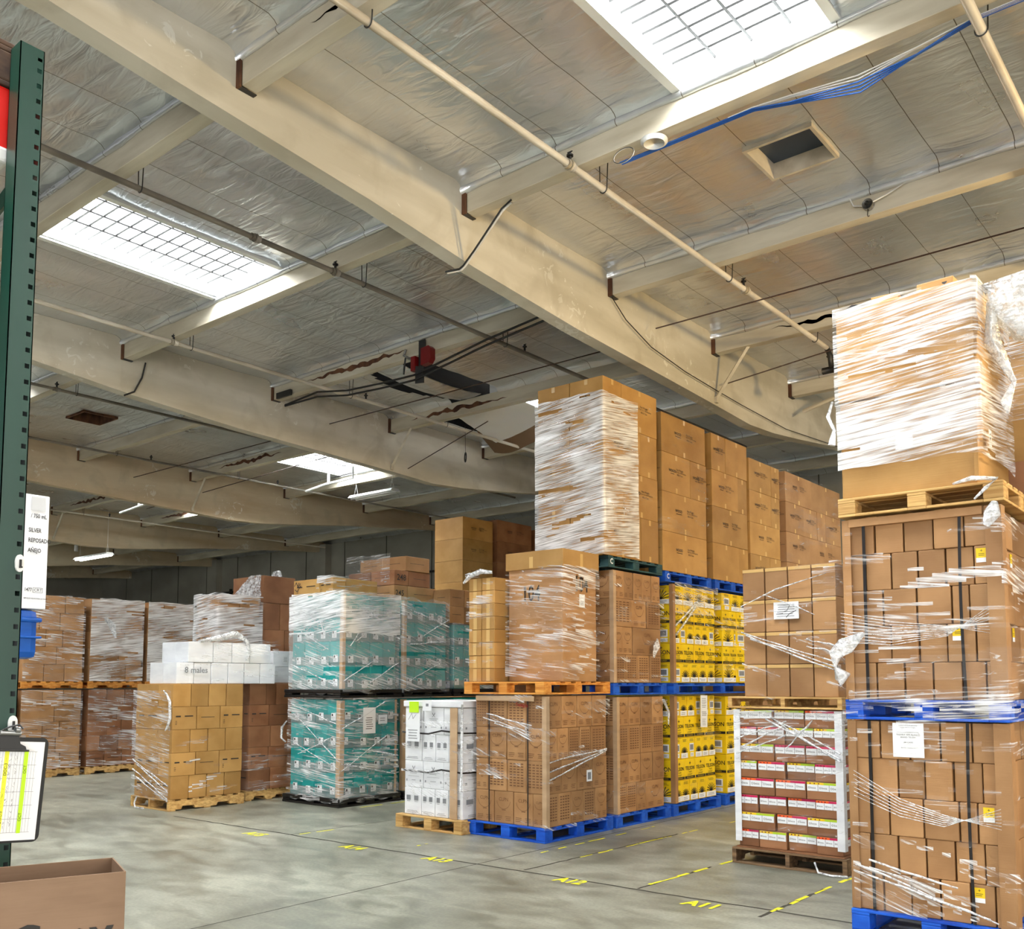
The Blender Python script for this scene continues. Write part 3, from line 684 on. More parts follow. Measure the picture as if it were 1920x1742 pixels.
# ------------------------------------------------------------------ roof services
def pipe_run(x, y0, y1, z, r, mat, label, hang=(), clamps=(), coup=()):
    e = empty('sprinkler_pipe', (x, y0, z), label, 'pipe', 'sprinkler pipes under the roof')
    b = MB(); b.tube([(0, 0, 0), (0, y1 - y0, 0)], r, mat, 14); b.build('pipe_body', e, smooth=True)
    for y in coup:
        b = MB(); b.tube([(0, y - y0 - .05, 0), (0, y - y0 + .05, 0)], r * 1.35, mat, 14); b.tube([(0, y - y0 - .015, 0), (0, y - y0 + .015, 0)], r * 1.6, mat, 14); b.build('coupling', e, smooth=True)
    for y in hang:
        b = MB(); pts = [(-.04, y - y0, 6.22 - z)] + [(-math.cos(a) * (r + .006) , y - y0, math.sin(a) * (r + .006)) for a in [math.pi * (.0 - k / 8) for k in range(9)]] + [(.05, y - y0, 6.22 - z)]
        b.tube(pts, .005, DSTEEL, 6); b.build('hanger', e)
    for y in clamps:
        b = MB(); yy = y - y0; b.tube([(0, yy, r), (0, yy, r + .05)], .014, BLACK, 8); b.tube([(-.0, yy, r + .05), (0, yy, r + .062)], .03, BLACK, 10); b.tube([(0, yy, r + .062), (0, yy, r + .085)], .012, BLACK, 8)
        b.box(-.025, .025, yy - .004, yy + .004, r + .085, r + .092, BLACK); b.build('sprinkler_head', e, smooth=False)
    return e
pipe_run(-4.49, -1.5, 11.85, 5.93, .03, PIPEM, 'thick cream sprinkler pipe crossing in front of the big skylight', hang=(3.95, 6.7, 9.1, 11.45), clamps=(6.2, 9.45), coup=(6.2, 9.5))
pipe_run(-7.63, .5, 16, 5.93, .027, PIPEG, 'grey sprinkler pipe running beside the barred skylight toward the tall carton wall', hang=(4.1, 6.7, 9.1), clamps=(6.3, 9.5), coup=(5.3, 6.3))
pipe_run(-10.85, .5, 17, 5.93, .027, PIPEM, 'cream sprinkler pipe passing below the red horn', hang=(6.6, 9.3, 11.4), clamps=(6.35, 9.6), coup=(6.35,))
pipe_run(-13.95, 1, 17, 5.93, .022, PIPEG, 'dark sprinkler pipe behind the second beam', hang=(6.6,), clamps=(6.3,), coup=(6.3,))
pipe_run(-17.1, 1, 19, 5.93, .022, PIPEG, 'sprinkler pipe along the third beam', hang=(8.9, 11.6), clamps=(9.6, 12.6))
pipe_run(-23.9, 2, 19.5, 5.93, .022, PIPEM, 'sprinkler pipe along the fourth beam', hang=(11.6,), clamps=(12.3,))
pipe_run(-1.40, -1.5, 12, 5.93, .034, PIPEM, 'cream sprinkler pipe nearest the warm-lit foil', hang=(6.6, 9), coup=(9.5,))
def rod(p, q, label, r=.008):
    b = MB(); b.tube([p, q], r, RODM, 6); return tag(b.build('tie_rod', smooth=True), label, 'rod', 'thin tie rods under the purlins')
rod((-12.0, 9.84, 5.82), (-6.0, 9.84, 5.82), 'thin rusty tie rod crossing below the silver foil tear')
rod((-12.1, 11.72, 5.42), (-10.2, 11.72, 5.95), 'thin rusty rod rising from the second beam past the hanging mirror')
rod((-5.7, 11.43, 5.6), (-1.5, 11.43, 6.0), 'thin rusty rod rising from the nearest beam past the gate valve')
rod((-5.7, 9.6, 5.82), (.3, 9.6, 5.82), 'thin rusty tie rod crossing above the loose carton tops')
rod((-18.3, 9.9, 5.82), (-12.3, 9.9, 5.82), 'thin rusty tie rod behind the second beam')
rod((-20.8, 11.6, 5.7), (-13.9, 11.6, 5.95), 'thin rusty tie rod crossing the third beam')
for x, w in ((-5.84, 'nearest'), (-12.14, 'second'), (-18.45, 'third'), (-24.98, 'fourth')):
    b = MB(); b.tube([(x + .5, 11.35, 6.02), (x + .01, 11.35, 5.38)], .026, PURLIN, 4); b.box(x, x + .04, 11.32, 11.38, 5.34, 5.42, PURLIN)
    tag(b.build('kicker_brace'), f'painted diagonal brace from purlin down to the {w} beam', 'brace')
# cable straps and wires on the beams
def cable(pts, r, m, label, name='cable'):
    b = MB(); b.tube(pts, r, m, 6); return tag(b.build(name, smooth=True), label, 'cable')
b = MB(); b.tube([(-5.33, 6.44, 5.99), (-5.42, 6.42, 5.93), (-5.72, 6.38, 5.62), (-5.83, 6.36, 5.5), (-5.86, 6.35, 5.47), (-6.02, 6.33, 5.48)], .016, CABLEW, 6); o = tag(b.build('cable', smooth=True), 'white and dark cable bundle strapped down over the nearest beam', 'cable')
b = MB(); b.tube([(-5.30, 6.41, 5.99), (-5.40, 6.39, 5.93), (-5.70, 6.35, 5.61), (-5.82, 6.33, 5.49), (-5.86, 6.32, 5.465), (-6.02, 6.30, 5.475)], .009, BLACK, 6); b.build('dark_lead', o, smooth=True)
cable([(-12.09, 6.66, 6.02), (-12.1, 6.62, 5.8), (-12.11, 6.52, 5.58), (-12.16, 6.4, 5.51)], .012, BLACK, 'black cable running down the face of the second beam')
cable([(-5.81, 8.83, 5.98), (-5.8, 9.1, 5.80), (-5.8, 9.66, 5.63), (-5.8, 10.47, 5.54), (-5.8, 11.29, 5.50), (-5.8, 12.08, 5.47), (-5.8, 13.56, 5.44), (-5.8, 15.93, 5.6)], .006, BLACK, 'long black wire drooping along the nearest beam')
# blue and white network cables below the purlin by the big skylight
for k, (m, dz, lab) in enumerate(((CABLEB, 0, 'blue network cable bundle sagging below the skylight purlin'), (CABLEW, .05, 'white network cables looping above the blue bundle'))):
    b = MB()
    for q in range(4 if k == 0 else 3):
        y = 6.52 + q * .012; b.tube([(-4.2 + 1.0 * k, y, 5.99), (-3.0, y, 5.985 + dz * .2), (-2.7, y + .02, 5.93 + dz), (-2.2, y + .03, 5.88 + dz - q * .02), (-1.8, y + .03, 5.91 + dz + q * .006), (-1.4, y, 5.985), (.2, y, 5.99)], .006, m, 5)
    tag(b.build('network_cable', smooth=True), lab, 'cable')
b = MB(); b.tube([(-3.80, 6.41, 5.998), (-3.80, 6.41, 5.985)], .04, WHITEM, 20); b.tube([(-3.80, 6.41, 5.985), (-3.80, 6.41, 5.97), (-3.8, 6.41, 5.955)], [.11, .11, .085], WHITEM, 28)
o = tag(b.build('wireless_access_point', smooth=True), 'round white wireless access point under the skylight purlin', 'electronics')
b = MB(); b.tube([(-4.06 + .1 * math.cos(a), 6.36, 5.93 + .1 * math.sin(a) * .6) for a in [k * .45 for k in range(30)]], .005, CABLEW, 5); tag(b.build('coiled_cable', smooth=True), 'small coil of white cable hanging beside the round access point', 'cable')
b = MB(); b.tube([(-2.89, 8.80, 6.09), (-2.89, 8.74, 6.09)], .05, STEEL, 18); o = tag(b.build('heat_detector', smooth=True), 'small round metal detector on the purlin below the roof vent', 'detector')
b = MB(); b.tube([(-2.89, 8.74, 6.09), (-2.89, 8.72, 6.09)], .02, BLACK, 10); b.tube([(-2.84, 8.76, 6.1), (-2.7, 8.74, 6.12), (-2.56, 8.76, 6.18)], .007, CABLEW, 6); b.tube([(-2.94, 8.76, 6.09), (-3.02, 8.75, 6.11), (-3.06, 8.77, 6.2)], .007, CABLEW, 6); b.build('detector_lead', o, smooth=True)
b = MB(); b.tube([(-2.89, 8.76, 6.04), (-2.89, 8.74, 5.98), (-2.885, 8.74, 5.96), (-2.87, 8.74, 5.965)], .004, BLACK, 6); b.build('small_hook', o)
# horn and junction plate on the purlin at y 8.87
e = empty('alarm_horn', (-8.8, 8.72, 5.75), 'red alarm housing with grey steel plates bolted to the purlin', 'alarm')
b = MB(); b.box(-.06, .06, .04, .05, .05, .42, DSTEEL, .002); b.build('back_plate', e)
b = MB(); b.prism([(-.06, -.18), (.10, -.2), (.10, .02), (-.06, .06)], -.02, -.01, 'y', DSTEEL); b.build('lower_plate', e)
b = MB(); b.prism([(.06, .04), (.2, .05), (.24, .1), (.24, .24), (.2, .28), (.06, .27)], -.04, .05, 'y', RED); b.build('red_housing', e)
b = MB(); b.box(-.14, -.06, -.03, .05, .0, .2, RED, .006); b.build('side_box', e)
b = MB(); b.tube([(-.26, 0, .34), (-.3, .0, .26), (-.2, 0, .2), (-.12, 0, .18)], .018, STEEL, 8); b.tube([(-.27, 0, .22), (-.3, 0, .0)], .012, DSTEEL, 6); b.build('elbow_pipe', e, smooth=True)
for dz, lab in ((0, 'upper'), (-.07, 'lower')):
    cable([(-12.0, 8.95, 5.93 + dz * .2), (-10.9, 8.7, 5.86 + dz), (-10.2, 8.68, 5.74 + dz), (-9.5, 8.68, 5.70 + dz), (-8.86, 8.68, 5.68 + dz), (-7.6, 8.66, 5.85 + dz), (-6.8, 8.66, 5.93 + dz), (-6.04, 8.66, 6.0 + dz)], .014, BLACK, f'{lab} thick black cable slung past the red alarm horn')
b = MB(); b.box(-11.95, -11.6, 8.74, 8.78, 5.97, 6.06, DSTEEL, .004); tag(b.build('junction_bar'), 'dark metal junction bar on the purlin end by the second beam', 'junction box')
# gate valve on the near pipe
e = empty('gate_valve', (-4.49, 11.9, 5.78), 'black gate valve with handwheel under the end of the thick pipe', 'valve')
b = MB(); b.tube([(0, -.05, .15), (0, .05, .08), (0, .1, -.1)], .035, DSTEEL, 10); b.tube([(-.12, .1, -.1), (.14, .1, -.1)], .045, BLACK, 12); b.build('valve_body', e, smooth=True)
b = MB(); b.tube([(0, .1, -.06), (0, .1, .08)], .014, BLACK, 8); b.tube([(.055 * math.cos(a), .1 + .055 * math.sin(a), .08) for a in [k * math.pi / 6 for k in range(13)]], .009, BLACK, 6); b.tube([(-.05, .1, .08), (.05, .1, .08)], .007, BLACK, 6); b.build('handwheel', e, smooth=True)
# brace pair and dark foil under purlin near valve
b = MB(); b.tube([(-5.6, 13.75, 5.72), (-4.6, 13.72, 5.95)], .03, PURLIN, 6); tag(b.build('roof_strut'), 'pale split strut propped behind the gate valve', 'brace')
# hanging round mirror
b = MB(); b.tube([(-11.43, 12.5, 6.25), (-11.42, 12.5, 5.76)], .004, DSTEEL, 5); b.tube([(-11.42 + .055 * math.cos(a), 12.5 - .04 * math.cos(a), 5.67 + .085 * math.sin(a)) for a in [k * math.pi / 8 for k in range(17)]], .012, DSTEEL, 6)
o = tag(b.build('hanging_hoop', smooth=True), 'small oval hoop dangling on a wire from the torn roof bay', 'hook')
# hanging lamps
def strip_lamp(x, y, z, L_, label, lit, wx=.16):
    e = empty('strip_light', (x, y, z), label, 'lamp')
    b = MB(); b.prism([(-wx, .0), (wx, .0), (wx * .6, .06), (-wx * .6, .06)], -L_ / 2, L_ / 2, 'x', WHITEM); b.build('housing', e)
    for k in (-1, 1):
        b = MB(); b.tube([(-L_ / 2 + .03, k * wx * .5, -.012), (L_ / 2 - .03, k * wx * .5, -.012)], .02, TUBE if lit else WHITEM, 10); b.build('tube', e, smooth=True)
        b = MB(); b.tube([(k * L_ * .42 - .06, 0, .06), (k * L_ * .42, 0, .3), (k * L_ * .42 + .06, 0, .06)], .004, WHITEM, 5); b.tube([(k * L_ * .42, 0, .3), (k * L_ * .42, 0, 6.2 - z)], .004, WHITEM, 5); b.build('hanging_wire', e)
strip_lamp(-14.75, 13.3, 5.52, 1.32, 'unlit white strip light hanging below the far skylight', False, .14)
strip_lamp(-25.1, 12.5, 5.0, 1.8, 'lit strip light glowing beyond the fourth beam', True, .13)
b = MB(); b.tube([(-26.1, 12.5, 5.9), (-26.1, 12.5, 5.25)], .05, WHITEM, 10); tag(b.build('lamp_downpipe', smooth=True), 'short white pipe standing over the lit strip light', 'pipe')
# white conduit frames under the far skylight
def conduit(pts, label):
    b = MB(); b.tube(pts, .028, WHITEM, 8); tag(b.build('conduit', smooth=True), label, 'pipe')
conduit([(-17.0, 13.3, 5.9), (-16.2, 13.2, 5.93), (-15.3, 13.2, 5.95), (-15.3, 13.2, 6.2)], 'white conduit bent up into the far barred skylight')
conduit([(-16.1, 13.2, 5.95), (-16.1, 13.2, 6.28)], 'short white conduit riser under the far barred skylight')
conduit([(-22.6, 11.9, 5.85), (-21.6, 11.9, 5.92), (-20.9, 11.9, 5.94), (-20.9, 11.9, 6.22)], 'white conduit bent up behind the third beam')
conduit([(-21.7, 11.9, 5.93), (-21.7, 11.9, 6.22)], 'short white conduit riser behind the third beam')
# wall pipes
for z, x0, x1, lab in ((4.9, -32, -8, 'long black pipe running along the far concrete wall'), (4.35, -22.5, -10, 'second black pipe lower on the far concrete wall')):
    b = MB(); b.tube([(x0, 20.1, z - (.6 if z < 4.6 else 0)), (x0 + .01, 20.1, z), (x1, 20.1, z)], .035, BLACK, 8)
    for x in range(int(x0) + 2, int(x1), 4): b.box(x - .05, x + .05, 20.1, 20.16, z - .12, z + .12, BLACK)
    tag(b.build('wall_pipe'), lab, 'pipe')

# ------------------------------------------------------------------ floor markings
def mark(name, v, fs, m, label, cat='floor marking'):
    return tag(link(name, new_mesh(name, v, fs, m)), label, cat)
for s, x, y, w in (('A11', -3.40, 6.27, .26), ('A12', -4.62, 6.33, .28), ('A13', -6.10, 6.32, .30), ('A14', -7.17, 6.25, .29), ('A15', -8.60, 6.14, .30)):
    vs, fs = text_geo(s, .22, .035, 'CENTER', 1.0)
    wd = max(a for a, _ in vs) - min(a for a, _ in vs); k = w / wd
    mark('stencilled_bay_number', [(x + a * k, y + b_ * .95, .003) for a, b_ in vs], fs, PAINTY, f'yellow stencilled {s} painted on the concrete floor')
def dashes(x0, y0, x1, y1, w, label, fill=.6, m=PAINTY, seed=1, z=.002):
    r = random.Random(seed); v = []; fs = []; L_ = math.hypot(x1 - x0, y1 - y0); d = Vector(((x1 - x0) / L_, (y1 - y0) / L_)); n = Vector((-d.y, d.x)); t = 0
    while t < L_:
        s = r.uniform(.03, .22)
        if r.random() < fill:
            ww = w * r.uniform(.5, 1); a = Vector((x0, y0)) + d * t + n * r.uniform(-.006, .006); c = a + d * min(s, L_ - t); k = len(v)
            for q, sg in ((a, 1), (a, -1), (c, -1), (c, 1)): e_ = q + n * sg * ww / 2 + d * r.uniform(-.012, .012); v.append((e_.x, e_.y, z))
            fs.append((k, k + 1, k + 2, k + 3))
        t += s
    mark('floor_line', v, fs, m, label)
dashes(-4.07, 6.42, -4.0, 8.1, .04, 'worn yellow bay line between the A11 and A12 bays', .75, seed=2)
dashes(-2.93, 6.4, -2.91, 7.95, .04, 'worn yellow bay line beside the near blue pallet stack', .75, seed=3)
dashes(-5.19, 6.5, -5.08, 11.5, .025, 'faint yellow line beside the row of blue pallets', .45, PAINTY, 5)
dashes(-5.60, 7.2, -5.62, 9.4, .028, 'faint pale line hugging the row of blue pallets', .5, seed=7)
dashes(-6.77, 6.6, -6.78, 7.4, .03, 'faint pale line before the yellow wooden pallet', .5, seed=8)
dashes(-9.38, 8.3, -9.36, 9.9, .05, 'pale line beside the black plastic pallets', .7, seed=9)
dashes(-8.24, 6.3, -8.2, 7.0, .03, 'pale dash beyond the A15 number', .4, seed=10)
def joint(pts, w, label, m=DIRTL):
    v = []; fs = []
    for k, (x, y) in enumerate(pts):
        q = pts[min(k + 1, len(pts) - 1)]; p = pts[max(k - 1, 0)]; d = Vector((q[0] - p[0], q[1] - p[1])).normalized(); n = Vector((-d.y, d.x)) * w / 2
        v += [(x + n.x, y + n.y, .0012), (x - n.x, y - n.y, .0012)]
        if k: fs.append((2 * k - 2, 2 * k - 1, 2 * k + 1, 2 * k))
    o = mark('trim_joint', v, fs, m, None, None); struct(o)
def wob(x0, y0, x1, y1, n=40, a=.008): return [(x0 + (x1 - x0) * k / n + a * noise.noise(Vector((k * .7, x0, 0))), y0 + (y1 - y0) * k / n + a * noise.noise(Vector((k * .7, 5, y0)))) for k in range(n + 1)]
joint(wob(-5.62, 1.5, -5.76, 12), .012, '')
joint(wob(-10.5, 6.33, -2.2, 6.44, 60, .02), .03, '')
joint(wob(-5.19, 6.45, -5.16, 9, 30, .02), .022, ''); joint(wob(-4.05, 6.44, -4.03, 7.6, 20, .02), .022, '')
joint(wob(-8.3, 6.3, -8.1, 11, 40), .01, ''); joint(wob(-9.4, 3.2, -8.2, 5.4, 40, .05), .006, '')
joint(wob(-2.93, 6.2, -2.92, 7.4, 20, .02), .03, '')

# ================================================================== STACKED LOADS
def D(*table):
    """deterministic print chooser: table rows per row; each a string of codes per carton"""
    pass
def logo_dec(fc, k, r, rnd):
    return [('logo',)] if (r + (1 if fc == 'X' else 0)) % 2 == 0 or rnd.random() < .25 else [('grid',)]
def big_dec(fc, k, r, rnd):
    out = [('tapeends',)]
    if rnd.random() < .75: out.append(('big', .0, .02))
    return out
SX = -5.86
# --- S1: nearest corner of the long row
pallet('block', -6.90, SX, 7.61, 8.84, 0, .145, BLUEP, 'blue block pallet on the floor at the near corner of the long row', stencil=False)
load('logo', -6.82, SX - .01, 7.64, 8.74, .147, 1.465, [((3, 3, 3, 2), 5), ((2, 3, 3, 3), 4), ((2, 3, 3, 3), (2, 2, 2, 2, 3)), ((2, 3, 3, 3), 4)], 'corner blue pallet', decor=logo_dec, seed=11)
for x, l in ((-6.62, 'farther'), (-6.10, 'nearer')): strap_v(x, 7.628, .15, 1.46, f'{l} of two black straps on the front of the corner blue pallet load', w=.014)
board(SX + .002, 7.632, .15, 1.46, 'edge board at the near corner of the corner blue pallet load')
b = MB(); b.box(-6.79, -6.0, 7.612, 7.62, 1.41, 1.463, PALEK, .002); tag(b.build('top_board'), 'long pale board laid across the top front of the corner blue pallet load', 'edge protector')
d = Deco(); d.text('Twilight', 0, 0, .05, REDINK, bold=.015, rot=-.08); tag(link('marker_writing', d.mesh('marker_writing'), None, (-6.17, 7.627, 1.37)), 'red handwritten word on a carton of the corner blue pallet load', 'handwriting')
d = Deco(); d.rect(-.05, .05, -.06, .06, PAPER); d.rect(-.03, .03, -.04, .035, INKG, 2); tag(link('paper_label', d.mesh('paper_label'), None, (SX + .016, 8.36, .62), (0, 0, math.pi / 2)), 'small white label on the aisle side of the corner blue pallet load', 'label')
film(-6.83, SX, 7.62, 8.76, .13, 1.48, 'clear film wrapped round the corner blue pallet load', 3, .30, 2, slant=.12)
# --- wooden pallet above S1, tan cartons and the carton marked 104
pallet('block', -6.95, SX, 7.60, 8.80, 1.48, .13, WOODO, 'orange wooden pallet above the corner blue pallet load')
load('tan', -7.02, -6.635, 7.74, 8.70, 1.612, 2.74, [(2, 2)] * 8, 'pallet beside carton 104', decor=lambda fc, k, r, rnd: [('tapev',)] if fc == 'Y' else [], seed=12)
film(-7.02, -6.63, 7.73, 8.7, 1.62, 2.80, 'wrinkled clear film bunched over the taped tan cartons', 1, .45, 5, faces='Y', ragged=.05, bulge=.04,
     tails=[([(-7.06, 7.70, 2.70), (-6.95, 7.70, 2.77), (-6.8, 7.70, 2.80), (-6.65, 7.71, 2.79)], [.012, .025, .03, .02])])
e = empty('lidded_carton', (-6.23, 8.24, 1.612), 'tall brown carton with telescoping lid and 104 written on it', 'carton')
b = MB(); b.box(-.365, .365, -.31, .30, 0, 1.33, KRAFT, .008); b.build('carton_body', e)
b = MB(); b.box(-.39, .39, -.335, .325, 1.2, 1.39, KRAFT2, .006); b.box(-.06, -.01, -.337, -.335, 1.21, 1.33, TAPE); b.box(.39, .392, -.03, .02, 1.21, 1.36, TAPE); b.build('lid', e)
d = Deco(); d.text('104', 0, 0, .24, INK, bold=.006, sx=.7); me = d.mesh('marker_writing'); link('marker_writing', me, e, (-.05, -.315, .93)); link('marker_writing', me, e, (.369, .02, 1.03), (0, 0, math.pi / 2))
d = Deco(); d.rect(-.05, .05, -.07, .07, PAPER); d.lines(-.035, .035, -.05, 0, 3, INKG); link('paper_label', d.mesh('paper_label'), e, (.369, .03, .86), (0, 0, math.pi / 2))
film(-6.61, -5.86, 7.92, 8.55, 1.64, 2.86, 'glossy crumpled film round the carton marked 104', 1, .62, 7, slant=-.1, ragged=.06, bulge=.035)
# --- S2
pallet('block', -6.90, SX, 8.90, 10.08, 0, .145, BLUEP, 'blue block pallet on the floor, second in the long row')
load('logo', -6.85, SX - .01, 8.93, 9.96, .147, 1.44, [(3, (2, 2, 2, 4)), (3, 4), (3, 4), (3, 4)], 'second blue pallet, lower load', decor=logo_dec, seed=13)
board(SX + .002, 8.92, .15, 1.44, 'edge board on the second blue pallet, lower load')
film(-6.83, SX, 8.91, 9.98, .13, 1.46, 'clear film on the lower load of the second blue pallet', 4, .35, 9, tails=[([(-5.84, 9.9, 1.4), (-5.82, 9.98, 1.25), (-5.83, 10.0, 1.1)], [.02, .012, .008])])
pallet('block', -6.90, SX, 8.86, 10.02, 1.465, .13, BLUEP, 'blue block pallet above the second load of the long row')
load('logo', -6.85, SX - .01, 8.88, 9.92, 1.6, 2.87, [(3, 4), (3, (1, 1, 3)), (3, (2, 1.6, 1.6)), (3, (1.2, 1, 1, 1, 1))], 'second blue pallet, upper load', decor=logo_dec, seed=14)
board(SX + .002, 8.87, 1.6, 2.86, 'edge board on the second blue pallet, upper load')
film(-6.83, SX, 8.87, 9.94, 1.58, 2.88, 'clear film on the upper load of the second blue pallet', 3, .36, 10, tails=[([(-5.84, 9.78, 2.12), (-5.80, 9.7, 2.02), (-5.82, 9.66, 1.9)], [.012, .035, .01])])
pallet('block', -6.93, SX, 8.78, 9.95, 2.89, .13, GREENP, 'dark green pallet with a white C under the tall carton wall', stencil=True)
# --- tall brown carton wall
BL = [((1, 1), (.66, .34)), ((1, 1), (.36, .64)), ((1, 1), (.67, .33)), ((1, 1), (.33, .67))]
load('big', -6.80, SX, 8.70, 9.88, 3.022, 5.06, BL, 'dark green pallet', decor=big_dec, seed=15)
film(-6.81, SX, 8.69, 9.4, 3.03, 4.88, 'glossy horizontal film bands over the tallest stack of large cartons', 6, .88, 21, res=.022)
film(-6.81, SX, 8.69, 9.9, 3.03, 4.9, 'thin clear film strands along the aisle side of the tallest stack', 4, .22, 23, faces='X')
pallet('block', -6.93, SX, 10.02, 11.20, 2.83, .13, BLUEP, 'blue pallet with white stencil between yellow cartons and large cartons', stencil=True)
load('big', -6.80, SX - .0, 9.97, 11.12, 2.962, 4.93, [((1, 1), (1, .02)), ((1, 1), (1, .02)), ((1, 1), (.62, .38)), ((1, 1), (1, .02))], 'stencilled blue pallet', decor=big_dec, seed=16, vis=lambda fc, k, r: not (fc == 'X' and k == 1 and r != 2))
film(-6.81, SX, 9.96, 11.13, 3.0, 4.9, 'thin film on the large cartons over the yellow cartons', 4, .25, 24)
pallet('block', -6.93, SX, 11.30, 12.36, 2.83, .13, BLUEP, 'blue pallet under the middle large cartons of the wall')
load('big', -6.80, SX, 11.26, 12.33, 2.962, 4.93, [((1, 1), (.72, .28)), ((1, 1), (1, .02)), ((1, 1), (.72, .28)), ((1, 1), (.38, .62))], 'third stack of carton wall', decor=big_dec, seed=17, vis=lambda fc, k, r: not (fc == 'X' and k == 1 and r == 1))
pallet('block', -6.93, SX, 12.38, 13.42, 2.83, .13, BLUEP, 'blue pallet under the fourth stack of the carton wall')
load('big', -6.80, SX, 12.38, 13.42, 2.962, 4.80, [((1, 1), (1, .6)), ((1, 1), (1, .02)), ((1, 1), (.7, .3)), ((1, 1), (1, .4))], 'fourth stack of carton wall', faces='X', decor=big_dec, seed=18, vis=lambda fc, k, r: not (k == 1 and r == 1))
pallet('block', -6.93, SX, 13.60, 15.9, 2.83, .13, BLUEP, 'blue pallet under the farthest stack of the carton wall')
load('big', -6.80, SX, 13.62, 15.9, 2.962, 4.82, [((1, 1), (1, .5, 1, .5)), ((1, 1), (.8, 1.2)), ((1, 1), (1, .8, .5, 1)), ((1, 1), (.9, 1.1))], 'farthest stack of carton wall', decor=big_dec, seed=19, mat=KRAFT)
film(-6.81, SX, 13.6, 15.9, 3.0, 4.85, 'streaky film on the farthest stack of the carton wall', 4, .3, 25)
# --- yellow cartons
def yel(fc, k, r, rnd):
    if fc == 'Y': return [(('yfront',) if (r + k) % 2 else rnd.choice([('yfan',), ('ylabel',)]))]
    return [('yfront',)] if r % 2 else [rnd.choice([('yfan',), ('ylabel',), ('yfan',)])]
Y3 = -5.85
pallet('block', -6.90, Y3, 10.12, 11.34, 0, .145, BLUEP, 'blue pallet on the floor under the lower yellow cartons')
load('yellow', -6.85, Y3 - .02, 10.18, 11.26, .147, 1.44, [(3, (1, 1, 1, 1, 1.4)), (3, 4), (3, 6), (3, 4), (3, 6)], 'lower yellow load', decor=yel, seed=31)
board(Y3 + .002, 10.17, .15, 1.44, 'edge board on the lower yellow load', m=KRAFT, w=.06)
film(-6.85, Y3, 10.17, 11.28, .14, 1.45, 'thin film over the lower yellow load', 4, .18, 32)
d = Deco(); d.rect(-.09, .09, -.2, .2, PAPER); d.lines(-.06, .06, .04, .17, 6, INKG); d.lines(-.07, .07, -.06, 0, 3, INK); d.lines(-.05, .05, -.18, -.09, 5, INKG); tag(link('paper_label', d.mesh('paper_label'), None, (Y3 + .03, 10.86, 1.24), (0, .03, math.pi / 2)), 'long white shipping sheet hanging on the lower yellow load', 'paper')
pallet('block', -6.90, Y3 + .04, 10.10, 12.65, 1.462, .13, BLUEP, 'long dark blue pallet between the two levels of yellow cartons')
load('yellow', -6.85, Y3 - .02, 10.18, 11.30, 1.6, 2.80, [(3, (1, 1, 1, 1, 1)), (3, 4), (3, 6), (3, 4), (3, (1, 1, 1, 1))], 'upper yellow load', decor=lambda fc, k, r, rnd: ([('yfan',)] if r == 4 else yel(fc, k, r, rnd)), seed=33)
board(Y3 + .002, 10.17, 1.6, 2.81, 'edge board on the upper yellow load', m=KRAFT, w=.05)
film(-6.85, Y3, 10.17, 11.31, 1.6, 2.82, 'wrinkled film over the upper yellow load', 3, .3, 34)
film(-6.85, Y3 + .006, 10.17, 11.31, 2.45, 2.83, 'cloudy film gathered at the top of the upper yellow load', 1, .75, 35, faces='X')
for i, (a, c) in enumerate((((10.2, 2.3), (10.75, 2.62)), ((10.2, 2.18), (10.7, 2.55)))):
    b = MB(); b.tube([(Y3 + .022, a[0], a[1]), (Y3 + .026, (a[0] + c[0]) / 2, (a[1] + c[1]) / 2), (Y3 + .02, c[0], c[1])], .014, WAD, 5)
    tag(b.build('film_strand', smooth=True), ('upper' if i == 0 else 'lower') + ' of two taut film strands crossing the upper yellow load', 'plastic film')
pallet('block', -6.90, Y3, 11.46, 12.6, 0, .145, BLUEP, 'blue pallet on the floor under the farther yellow cartons')
load('yellow', -6.85, Y3 - .02, 11.56, 12.6, .147, 1.42, [(3, 4), (3, 4), (3, 4), (3, 4), (3, 4)], 'farther lower yellow load', decor=yel, seed=36, vis=lambda fc, k, r: fc == 'Y' and k < 2 or fc == 'X' and k < 3)
load('yellow', -6.85, Y3 - .02, 11.50, 12.55, 1.6, 2.80, [(3, (1, .2, 1, 1)), (3, 5), (3, (1, .2, 1, 1)), (3, 5), (3, 4)], 'farther upper yellow load', decor=yel, seed=37, vis=lambda fc, k, r: fc == 'Y' and k < 2 or fc == 'X' and k < 4)
film(-6.85, Y3, 11.49, 12.56, 1.6, 2.82, 'cloudy film over the farther upper yellow load', 3, .3, 38)
# plain loads that carry the far carton wall, mostly out of sight behind the drinks pallet
for y0, y1, w in ((12.72, 13.5, 'fourth'), (13.6, 15.9, 'farthest')):
    load('kraft', -6.80, -5.95, y0, y1, .0, 2.82, [(1, 1), (1, 1), (1, 1)], f'plinth under {w} wall stack', faces='Y', seed=40)

